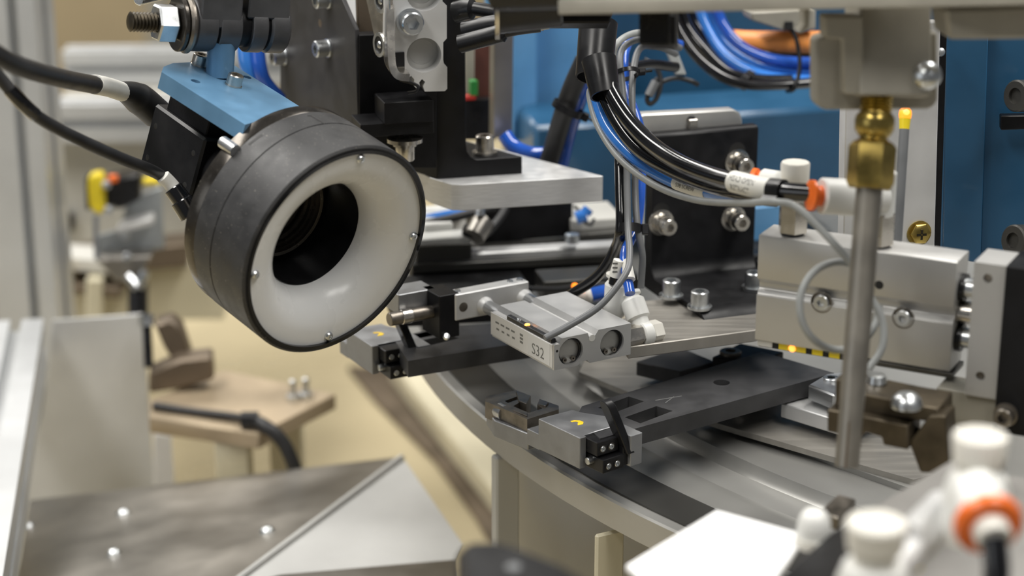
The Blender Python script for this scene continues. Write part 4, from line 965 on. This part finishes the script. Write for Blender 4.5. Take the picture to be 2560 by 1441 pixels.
# nozzle
t = Thing('steel_nozzle', 'slim steel tube nozzle on a brass fitting above the dial', 'nozzle')
a, b = V(2192, 240, ND + 9), V(2117, 1168, ND + 9)
axn = (b - a).normalized(); Ln = (b - a).length; k_ = Ln / 928.0
def al(y): return (y - 240) * k_
pr = [(0, 0)]
for i in range(6): pr += [(6.9, i * 1.2), (6.2, i * 1.2 + .6)]
pr += [(6.4, al(283)), (0, al(283))]
t.part('brass_thread', lathe(a, axn, pr, 28), 'brass')
t.part('brass_ball', lathe(a, axn, [(0, al(281)), (6.8, al(283)), (8.0, al(292)), (8.3, al(305)), (8.0, al(325)), (6.8, al(337)), (5.8, al(343)), (5.8, al(348)), (8, al(356)), (0, al(356))], 32), 'brass')
t.part('brass_hex', lathe(a, axn, [(0, al(354)), (8.2, al(356)), (9.8, al(368)), (9.8, al(455)), (8.4, al(472)), (0, al(472))], 6), 'brass')
ro = 5.5
bmn = lathe(a, axn, [(0, al(468)), (ro, al(470)), (ro - .2, al(900)), (ro - .5, al(1090)), (ro - .5, Ln), (ro - 1.5, Ln), (ro - 1.5, Ln - 8), (0, Ln - 8)], 32)
t.part('tube', bmn, 'nozzle_steel')
sd = axn.cross(FW).normalized()
t.part('tip_slit', Fr(a + axn * (Ln - 7) - FW * (ro - .55) + sd * -1.4, sd, axn).box(-.4, .4, -12, 7.3, -.1, .25, 0), 'brown_steel')
t.done()
# amber fibre rod
t = Thing('lamp_rod', 'thin grey sensor rod with a glowing amber tip beside the brass fitting', 'sensor')
a, b = V(2264, 272, 925), V(2240, 640, 925); ax_ = (b - a)
t.part('rod', lathe(a, ax_, [(0, 8), (2.3, 8), (2.3, ax_.length), (0, ax_.length)], 16), 'dark_grey_cable')
t.part('amber_tip', lathe(a, ax_, [(0, 4.4), (2.7, 4.4), (2.3, 9.5), (0, 9.5)], 18), 'yellow_plastic')
t.part('lamp', lathe(a, ax_, [(0, -.8), (1.6, -.5), (2.7, .8), (3.0, 2.4), (2.7, 4.4), (0, 4.4)], 18), 'led_amber')
t.part('lamp_core', lathe(a - FW * 2.7 + ax_.normalized() * 2.0, -FW, [(0, -.5), (1.5, -.2), (1.0, .5), (0, .7)], 14), 'led_core')
t.done()

# ================================================================ large pneumatic cylinder on the right
tl = V(1897, 588, 900); zt_ = 1194.8; tl.z = zt_
CH = 117.55; CF = Fr(tl, hd(CH), hd(CH - 90))
Lc, Hc, Dc = 90.7, 50.5, 19.0
t = Thing('guide_cylinder', 'large silver pneumatic guide cylinder with a grooved front and two socket screws', 'pneumatic cylinder')
g0 = -Hc * .445; g1 = -Hc * .535
prof = [(.6, 0), (Dc, 0), (Dc, -Hc), (.6, -Hc), (0, -Hc + .6), (0, g1 - 1.4), (1.1, g1 - 1.0), (1.4, g1 + .6), (3.0, g1 + 1), (3.0, g0 - .6), (.4, g0 + 1.6), (0, g0 + 2.2), (0, -.6)]
t.part('body', prism([CF.p(0, y, z) for y, z in prof], CF.x * Lc, .25), 'cylinder_grey')
front = lambda px, py: onp(px, py, tl, CF.y)
for q, dep in (((2054, 756), 1.0), ((2258, 795), 1.2)):
    P = front(*q) + CF.y * 1.2
    s = t.part('counterbore', lathe(P, -CF.y, [(0, 0), (4.5, 0), (5.0, 1.4), (4.7, 1.45), (4.2, .5), (0, .4)], 28), 'dark_steel')  # dark material stands for the shadow around the screw head
    t.sub(s, 'cap_screw', lathe(P, -CF.y, head_prof(3.6, 2.6, 1.9, 1.8, .4), 24, hexin=(4, 5)), 'zinc')
P = front(2198, 713); t.part('pin_hole', lathe(P, -CF.y, [(2.0, 0), (1.6, .06), (0, .06)], 14), 'print_black')
st = t.part('sensor_strip', CF.box(1, 44, 2, 9, -Hc - 3.4, -Hc + .2, .4), 'plastic_black')
for k in range(4): t.sub(st, 'yellow_band', CF.box(11 + k * 8, 16 + k * 8, 1.9, 9.1, -Hc - 3.0, -Hc - .3, 0), 'yellow_plastic')
t.part('strip_end', CF.box(.6, 8, 1.6, 9.2, -Hc - 3.0, -Hc - .2, .3), 'aluminium_light')
t.part('strip_lamp', lathe(CF.p(17.5, 1.8, -Hc - 1.7), -CF.y, [(0, 0), (1.7, 0), (1.2, .6), (0, .9)], 14), 'led_core', 'glowing amber lamp')
t.part('wear_plate', CF.box(44, 92, .6, Dc, -Hc - 3, -Hc - .6, .3), 'ring_dark')
for z_ in (-14, -37):
    t.part('piston_rod', cyl(CF.p(Lc - 1, 9.5, z_), CF.p(Lc + 13, 9.5, z_), 4.6, 24), 'zinc')
    t.part('rod_seal', cyl(CF.p(Lc - .5, 9.5, z_), CF.p(Lc + 2.5, 9.5, z_), 6.2, 24), 'plastic_black')
t.part('centre_rod', cyl(CF.p(Lc - 1, 10, -25.5), CF.p(Lc + 13, 10, -25.5), 5.2, 24), 'nickel')
t.done()
t = Thing('cylinder_end_plate', 'silver end plate with two screw holes right of the large cylinder', 'end plate')
EP = CF.p(Lc + 4.5, 0, 0)
ep0 = V(2436, 655, 846)
ef = Fr(ep0, hd(CH), hd(CH - 90))
hz = 60.0
pl = t.part('plate', plate([ef.p(0, 0, 0), ef.p(13.5, 0, 0), ef.p(13.5, 0, -hz), ef.p(0, 0, -hz)], [circle(ef.p(6.2, 0, -6.5), ef.y, 2.0, 18), circle(ef.p(6.2, 0, -50.5), ef.y, 2.0, 18)], ef.y * 22), 'cylinder_grey')
for z_ in (-6.5, -50.5): t.part('screw_hole', lathe(ef.p(6.2, 1.2, z_), -ef.y, [(0, 0), (2.0, 0), (1.7, .5), (0, .3)], 16), 'dark_steel')
t.part('foot_block', ef.box(-13, 16, 2, 20, -hz - 16, -hz + .2, .4), 'taupe_paint')
t.done()
t = Thing('black_mount_block', 'black mounting block at the right edge beside the silver end plate', 'block')
t.part('body', ef.box(14.0, 60, -2, 24, -hz - 14, .8, .5), 'black_anodised')
cap_screw(t, ef.p(19, -2.2, -hz - 5), -ef.y, 4.2, 5, (5.2, 1.2), 'dark_steel')
t.done()
# fittings on the cylinder
def col_fit(px, label, cap, turn):
    t = Thing('valve_fitting', label, 'fitting', 'fittings on the large cylinder')
    p = CF.p(px, 8.0, 0)
    t.part('seal_ring', cyl(p - Z * .2, p + Z * 1.2, 5.2, 24), 'rubber')
    hexbody(t, 'hex_base', p + Z * 1, p + Z * 16, 6.8, 'nickel')
    t.part('stem', cyl(p + Z * 15.6, p + Z * 24, 5.0, 24), 'cream_plastic')
    if cap:
        t.part('collar', cyl(p + Z * 23, p + Z * 25.2, 5.6, 24), 'cream_plastic')
        t.part('button', lathe(p + Z * 25, Z, [(0, 0), (6.5, 0), (6.6, 7.6), (6.1, 8.4), (0, 8.6)], 12), 'cream_plastic')
    return t, p
t, p = col_fit(13.0, 'cream valve fitting with round button on the left end of the large cylinder', True, 0)
a = p + Z * 22.5; d_ = (V(1846, 430, 905) - a); d_.z *= .3
t.part('elbow', lathe(a, d_, [(0, 3), (5.4, 3), (5.4, 15), (4.6, 16), (0, 16)], 24), 'white_plastic')
t.part('orange_collar', lathe(a, d_, [(0, 15.5), (3.6, 15.5), (3.6, 17.5), (5.0, 18), (5.0, 20), (0, 20)], 24), 'orange_plastic')
t.done()
t, p = col_fit(53, 'white valve fitting with orange collar half hidden by the nozzle', False, 0)
a = V(2130, 494, 870); b_ = V(2052, 490, 866); d_ = (b_ - a)
t.part('elbow', lathe(a, d_, [(0, -16), (6.0, -16), (6.0, -2), (8.0, 0), (8.0, d_.length - .6), (7.2, d_.length), (0, d_.length)], 30), 'white_plastic')
t.part('orange_collar', lathe(a, d_, [(0, d_.length - 1), (4.4, d_.length), (4.4, d_.length + 3.4), (6.8, d_.length + 3.6), (6.8, d_.length + 5.0), (6.4, d_.length + 5.2), (3.9, d_.length + 5.2)], 30), 'orange_plastic')
t.part('column', cyl(p + Z * 14, p + Z * 34, 6.4, 24, .6), 'white_plastic')
t.done()
# bronze fixture below the cylinder
t = Thing('bronze_fixture', 'bronze coloured stepped fixture block with a bright dome nut below the large cylinder', 'fixture')
bf = Fr(V(2085, 1010, 850), hd(CH), hd(CH - 90))
def bz(name, pts, off, th): t.part(name, prism([onp(x, y, bf.o + bf.y * off, bf.y) for x, y in pts], bf.y * th, .5), 'bronze_oxide')
bz('lower_bar', [(2068, 1024), (2110, 1032), (2270, 1066), (2270, 1126), (2208, 1114), (2204, 1094), (2165, 1082), (2150, 1098), (2068, 1080)], 0, 18)
bz('upper_bar', [(2098, 962), (2157, 985), (2266, 1008), (2345, 1022), (2345, 1058), (2266, 1048), (2157, 1030), (2085, 1012)], 6, 22)
bz('post', [(2088, 948), (2112, 952), (2112, 1022), (2088, 1018)], 4, 10)
bz('jaw', [(2271, 1104), (2290, 1085), (2322, 1042), (2364, 1040), (2372, 1164), (2356, 1186), (2300, 1182)], 3, 14)
P = V(2267, 1000, 838)
t.part('dome_nut', lathe(P - Z * 3, Z, [(0, 0), (6.8, 0), (6.8, 1.5), (6.0, 3.8), (4.2, 5.6), (2, 6.3), (0, 6.5)], 28), 'zinc')
t.part('dome_nut', lathe(V(2190, 955, 862), Z, [(0, 0), (4.8, 0), (4.0, 3.2), (0, 4.4)], 20), 'zinc')
t.done()

# ================================================================ foreground, out of focus
def fg(name, pts, z, th, m, label, cat, b=.8): return one(name, hslab(pts, z, th, b), m, label, cat)
zq = V(1790, 1275, 800).z
fg('white_plate', [(1562, 1412), (1790, 1273), (2016, 1335), (1900, 1520), (1680, 1520)], zq, 3, 'paper_white', 'plain white plate lying at the bottom below the dial', 'plate')
zb = V(2060, 1335, 730).z
t = Thing('valve_manifold', 'black and grey manifold bar carrying white fittings in the near corner', 'manifold')
t.part('black_bar', prism(hpx([(1880, 1500), (2075, 1330), (2175, 1268), (2330, 1200), (2370, 1235), (2110, 1500)], zb), Z * -20, 1), 'plastic_black')
t.part('grey_bar', prism(hpx([(2150, 1285), (2440, 1110), (2520, 1140), (2230, 1330)], zb + 8), Z * -22, 1), 'manifold_grey')
t.part('slot_pad', prism(hpx([(2045, 1280), (2095, 1236), (2140, 1248), (2095, 1295)], zb - 30), Z * -6, .5), 'dark_steel')
t.part('silver_body', prism(hpx([(2080, 1500), (2270, 1310), (2420, 1180), (2700, 1200), (2700, 1500)], zb - 8), Z * -30, 2), 'manifold_grey')
t.part('rail', tube([V(2270, 1345, 640), V(2350, 1262, 670)], 5, 16), 'aluminium_light')
t.part('rail', tube([V(2200, 1460, 620), V(2378, 1290, 665)], 5, 16), 'aluminium_light')
t.done()
t = Thing('dome_plug', 'round white dome plug at the edge of the black manifold bar', 'plug')
t.part('dome', lathe(V(2034, 1345, 735), Z, [(0, 0), (6.0, 0), (6.2, 4), (5.6, 8), (4, 10.4), (2, 11.4), (0, 11.7)], 26), 'white_plastic')
t.part('skirt', lathe(V(2034, 1345, 735) - Z * 3, Z, [(0, 0), (6.8, 0), (6.8, 3.5), (0, 3.5)], 26), 'cream_plastic'); t.done()
def knob(px, py, d, r, label, collar):
    t = Thing('push_valve', label, 'valve', 'push valves in the near corner')
    p = V(px, py, d)
    t.part('button', lathe(p, Z, [(0, -9), (r * .9, -9), (r, -1), (r * .94, 0), (0, .3)], 30), 'cream_plastic')
    t.part('neck', lathe(p, Z, [(0, -14), (r * .72, -14), (r * .72, -8), (0, -8)], 26), 'cream_plastic')
    t.part('body', lathe(p, Z, [(0, -38), (r * 1.15, -36), (r * 1.2, -20), (r * 1.0, -14.5), (r * .7, -13.5), (0, -13.5)], 30), 'white_plastic')
    if collar:
        c, dr = collar; a = V(*c)
        t.part('orange_collar', lathe(a, dr, [(5.0, 0), (10.4, 0), (11, 2), (10.4, 4), (6.0, 4.6), (5, 0)], 34, closed=False), 'orange_plastic')
        t.part('branch', lathe(a, dr, [(0, -14), (8.6, -14), (8.8, .5), (0, .5)], 30), 'white_plastic')
        t.part('release_sleeve', lathe(a, dr, [(0, 0), (5.6, 0), (5.8, 9), (5.2, 10), (0, 10)], 26), 'cream_plastic')
        t.part('tube', tube([a + dr.normalized() * 9, a + dr.normalized() * 14 - Z * 6, a + dr.normalized() * 17 - Z * 40], 4.2, 16), 'gloss_tube_black')
    t.done()
dr = (-FW * .80 - UP * .52 + RT * .06)
knob(2452, 1088, 640, 9.0, 'white push valve with a bright orange collar at the right edge', ((2466, 1300, 622), dr))
knob(2192, 1305, 610, 9.4, 'white push valve without collar near the bottom', None)
one('yellow_mark', lathe(V(2283, 1420, 640), Z, [(0, 0), (3, 0), (2.5, 1), (0, 1.2)], 16), 'yellow_plastic', 'small yellow dot button between the push valves', 'button')
rr = [(1142, 1372), (1150, 1358), (1170, 1350), (1240, 1347), (1300, 1362), (1420, 1410), (1520, 1470), (1142, 1560)]
one('handle_block', hslab(rr, V(1200, 1350, 640).z, 40, 3), 'plastic_black', 'black rounded handle block at the bottom edge', 'handle')
one('handle_button', lathe(onz(1284, 1418, V(1200, 1350, 640).z), Z, [(0, 0), (2.6, 0), (2, .5), (0, .6)], 16), 'dark_grey_cable', 'faint grey dot on the black handle block', 'button')

# ================================================================ stainless chute at the lower left
t = Thing('steel_chute', 'bent stainless chute sheet with dome screws at the lower corner', 'chute')
q1, q2, q3, q4 = V(74, 1251, 1436), V(1006, 1142, 1372), V(585, 1448, 1220), V(20, 1448, 1242)
n_ = (q2 - q1).cross(q4 - q1).normalized(); n_ = n_ if n_.z > 0 else -n_
q3 = onp(585, 1460, q1, n_); q4 = onp(44, 1460, q1, n_)
t.part('dark_sheet', prism([q1, q2, q3, q4], n_ * -2, .2), 'stainless')
r1, r2 = onp(1004, 1146, q1, n_), onp(590, 1456, q1, n_)
t.part('seam', tube([r1 + n_ * .5, r2 + n_ * .5], 2.2, 10), 'pale_metal')
s3, s4 = V(1158, 1362, 1242), V(1120, 1412, 1210)
n2 = (s3 - q2).cross(q3 - q2).normalized(); n2 = n2 if n2.z > 0 else -n2
t.part('bright_sheet', prism([q2, s3, onp(1140, 1402, q2, n2), onp(1150, 1470, q2, n2), q3], n2 * -2, .2), 'pale_metal')
t.part('lower_lip', prism([onp(1142, 1402, q2, n2) + n2 * .8, onp(1142, 1470, q2, n2) + n2 * .8, onp(580, 1470, q2, n2) + n2 * .8, onp(700, 1440, q2, n2) + n2 * .8], n2 * -1, .2), 'stainless')
for q in ((68, 1318), (308, 1285), (284, 1385), (668, 1330)): dome_screw(t, onp(*q, q1, n_), n_, 5.3, 3.6)
t.done()
t = Thing('side_sheet', 'tall pale brushed metal sheet standing left of the tan table', 'sheet')
t.part('sheet', slab_px([(130, 802), (356, 786), (388, 1230), (60, 1280), (118, 960)], 1530, 86, 3, .5), 'pale_metal')
t.part('edge_bracket', slab_px([(385, 1085), (428, 1090), (440, 1260), (386, 1260)], 1535, 70, 3, .4), 'paper_white')
t.done()

# ================================================================ aluminium frame at the left
def extrusion(a, b, w, h, up=Z, slots=True):
    """slotted profile bar from a to b"""
    e = (b - a).normalized(); s = up.cross(e).normalized(); u = e.cross(s)
    hw, hh = w / 2, h / 2; g, dp = 4.2, 9.0
    def edge(p0, p1, inn):
        out = [p0]; L = (p1 - p0).length; n = max(1, round(L / 40)); d = (p1 - p0) / n
        for i in range(n):
            m = p0 + d * (i + .5); dd = d.normalized()
            out += [m - dd * g, m - dd * g + inn * dp, m + dd * g + inn * dp, m + dd * g]
        return out
    c = [a + s * -hw + u * -hh, a + s * hw + u * -hh, a + s * hw + u * hh, a + s * -hw + u * hh]
    pts = edge(c[0], c[1], u) + edge(c[1], c[2], -s) + edge(c[2], c[3], -u) + edge(c[3], c[0], s)
    return plate(pts, [], b - a)
FR = 'aluminium profile bars of the machine frame'
ba = V(42, 560, 1560); pb0 = Vector((ba.x, ba.y, 0)); 
one('frame_upright', extrusion(pb0 + Z * 701, pb0 + Z * 1900, 70, 40, up=hd(8)), 'profile_alu', 'wide upright aluminium profile at the left edge', 'profile bar', FR)
rb = V(55, 790, 1500); dirn = hd(-9)
a_, b_ = onz(40, 800, rb.z), onz(-80, 1441, rb.z)
one('frame_rail', extrusion(b_ - dirn * 120 + Z * -20, a_ + Z * -20, 40, 40), 'profile_alu', 'pale aluminium profile running toward the lower corner', 'profile bar', FR)
for y0, d, x0, h, lb in ((165, 1950, 165, 30, 'upper level profile behind the cross clamp'), (198, 1900, 170, 0, None), (300, 1800, 95, 30, 'lower level profile behind the camera cables')):
    if not h: continue
    a_ = V(x0, y0, d); b_ = a_ + hd(88) * 420
    one('frame_crossbar', extrusion(a_, b_, 34, 34), 'profile_alu', lb, 'profile bar', FR)

# ================================================================ background bench, sensors, tan table
t = Thing('back_cabinet', 'grey cabinet with a black square socket behind the yellow sensor', 'cabinet')
cbp = V(240, 520, 1850)
t.part('front', vslab([(100, 345), (560, 330), (560, 640), (100, 660)], cbp, 84, 200, 2), 'grey_cabinet')
t.part('top_strip', vslab([(100, 385), (560, 372), (560, 385), (100, 400)], V(240, 390, 1842), 84, 6, 1), 'cream_paint')
t.part('socket', vslab([(148, 538), (184, 534), (184, 578), (148, 582)], V(166, 558, 1840), 84, 8, 1), 'plastic_black')
t.done()
t = Thing('rear_shelf', 'pale shelf with dark recess below the grey cabinet', 'shelf')
t.part('board', slab_px([(100, 640), (330, 655), (330, 690), (100, 670)], 1740, 95, 40, 1), 'cream_paint')
t.part('recess', slab_px([(165, 640), (470, 610), (470, 668), (165, 690)], 1760, 86, 40, 1), 'brown_steel')
t.part('lower_recess', slab_px([(170, 712), (300, 722), (300, 748), (170, 735)], 1740, 90, 40, 1), 'brown_steel')
t.part('yellow_edge', slab_px([(156, 640), (166, 640), (172, 735), (160, 735)], 1735, 88, 4, .3), 'yellow_paint')
t.part('support', slab_px([(215, 700), (255, 700), (255, 1305), (215, 1305)], 1765, 86, 30, 1), 'cream_warm')
t.part('front_board', slab_px([(150, 690), (560, 660), (560, 800), (150, 800)], 1790, 86, 30, 1), 'cream_warm')
t.done()
t = Thing('safety_sensor', 'yellow sensor with black body on a grey angle bracket', 'sensor')
t.part('yellow_cover', slab_px([(222, 440), (256, 434), (262, 460), (262, 530), (244, 540), (222, 520), (218, 465)], 1560, 84, 14, 2), 'yellow_plastic')
t.part('dark_back', slab_px([(212, 448), (224, 446), (224, 528), (214, 525)], 1570, 84, 16, 1), 'plastic_black')
t.part('body', slab_px([(262, 452), (350, 434), (352, 500), (300, 525), (262, 515)], 1572, 84, 26, 2), 'plastic_black')
t.part('yellow_cap', slab_px([(356, 450), (388, 446), (400, 462), (356, 464)], 1575, 84, 10, 1), 'yellow_plastic')
t.part('orange_knob', lathe(V(282, 443, 1560), Z, [(0, -3), (4, -3), (4, 1), (0, 2)], 16), 'orange_plastic')
t.part('bolt', lathe(V(266, 462, 1556), -FW, [(0, 0), (3.6, 0), (3, 2), (0, 2.6)], 16), 'zinc')
t.part('bolt', lathe(V(272, 526, 1556), -FW, [(0, 0), (3.6, 0), (3, 2), (0, 2.6)], 16), 'zinc')
t.part('lead', tube(pxpath([(240, 540, 1568), (240, 600, 1565), (243, 650, 1565)], 4), 2.2, 8), 'dark_grey_cable')
t.done()
t = Thing('sensor_bracket', 'grey zinc angle bracket under the yellow sensor', 'bracket')
t.part('upright', slab_px([(318, 500), (405, 468), (412, 620), (245, 660), (245, 590), (300, 575)], 1604, 84, 4, .5), 'zinc_sheet')
t.part('shelf', slab_px([(292, 572), (380, 546), (384, 560), (292, 586)], 1575, 84, 20, .5), 'aluminium_light')
for q in ((312, 588), (318, 642)): t.part('bolt', lathe(V(q[0], q[1], 1580), -FW, [(0, 0), (3.6, 0), (3, 2), (0, 2.6)], 16), 'zinc')
t.part('stem', slab_px([(240, 650), (380, 640), (350, 700), (290, 705)], 1590, 84, 30, 1), 'stainless')
t.done()
t = Thing('clamp_stand', 'dark clamp stand with bright forked arms behind the pale sheet', 'stand')
t.part('post', cyl(V(345, 690, 1580), V(345, 800, 1580), 8, 20, 1), 'plastic_black')
t.part('fork', tube([V(345, 720, 1572), V(318, 690, 1572)], 4, 10), 'zinc')
t.part('fork', tube([V(345, 720, 1572), V(364, 678, 1572)], 4, 10), 'zinc')
t.part('lower_rod', cyl(V(366, 790, 1480), V(372, 920, 1480), 3.5, 14), 'plastic_black')
t.part('rod_nut', cyl(V(366, 785, 1478), V(368, 815, 1478), 6, 6), 'zinc')
t.done()
t = Thing('swing_arm', 'brown steel swing arm bent over the tan table', 'arm')
t.part('upper_link', slab_px([(385, 812), (430, 800), (455, 825), (480, 900), (440, 915), (410, 870)], 1480, 84, 22, 2), 'brown_steel')
t.part('lower_link', slab_px([(372, 935), (450, 900), (530, 892), (536, 950), (440, 975), (372, 985)], 1470, 84, 22, 2), 'brown_steel')
t.done()
ztt = V(640, 1000, 1460).z
t = Thing('tan_table', 'tan metal table plate with two studs behind the steel chute', 'table')
t.part('top', prism(hpx([(372, 1000), (560, 925), (840, 985), (645, 1085), (372, 1045)], ztt), Z * -12, 1), 'tan_steel')
for q in ((733, 1000), (765, 995)):
    P = onz(*q, ztt); t.part('stud', lathe(P, Z, [(0, 0), (5, 0), (5, 4), (2.6, 4.4), (2.6, 15), (0, 16)], 14), 'zinc')
P = onz(580, 1055, ztt); t.part('leg', prism([P + Vector((x, y, -12)) for x, y in ((-12, -10), (12, -10), (12, 14), (-12, 14))], Z * -(ztt - 712), 1), 'cream_warm')
P = onz(700, 1000, ztt); t.part('leg', prism([P + Vector((x, y, -12)) for x, y in ((-12, 20), (12, 20), (12, 44), (-12, 44))], Z * -(ztt - 712), 1), 'cream_warm')
t.done()
t = Thing('floor_hose', 'black hose dropping over the edge of the tan table', 'hose')
pp_ = pxpath([(385, 1015, 1440), (480, 1030, 1430), (600, 1045, 1415), (660, 1065, 1400), (710, 1110, 1400), (745, 1190, 1405)], 8)
t.part('hose', tube(pp_, [3.0 if i < 20 else 5.0 for i in range(len(pp_))], 12), 'rubber')
t.part('clip', lathe(V(625, 1050, 1405), RT, [(0, -6), (6, -6), (6, 6), (0, 6)], 12), 'plastic_black')
t.done()
t = Thing('hall_rack', 'tall brown rack standing far behind against the beige wall', 'rack')
for x in (-960, -860):
    t.part('upright', prism([Vector((x, 5200, 0)), Vector((x + 60, 5200, 0)), Vector((x + 60, 5260, 0)), Vector((x, 5260, 0))], Z * 2200), 'taupe_paint')
t.part('shelf', prism([Vector((-960, 5190, 1150)), Vector((-800, 5190, 1150)), Vector((-800, 5400, 1150)), Vector((-960, 5400, 1150))], Z * 20), 'taupe_paint')
t.part('panel', prism([Vector((-950, 5250, 1170)), Vector((-810, 5250, 1170)), Vector((-810, 5280, 1170)), Vector((-950, 5280, 1170))], Z * 700), 'taupe_paint')
t.done()
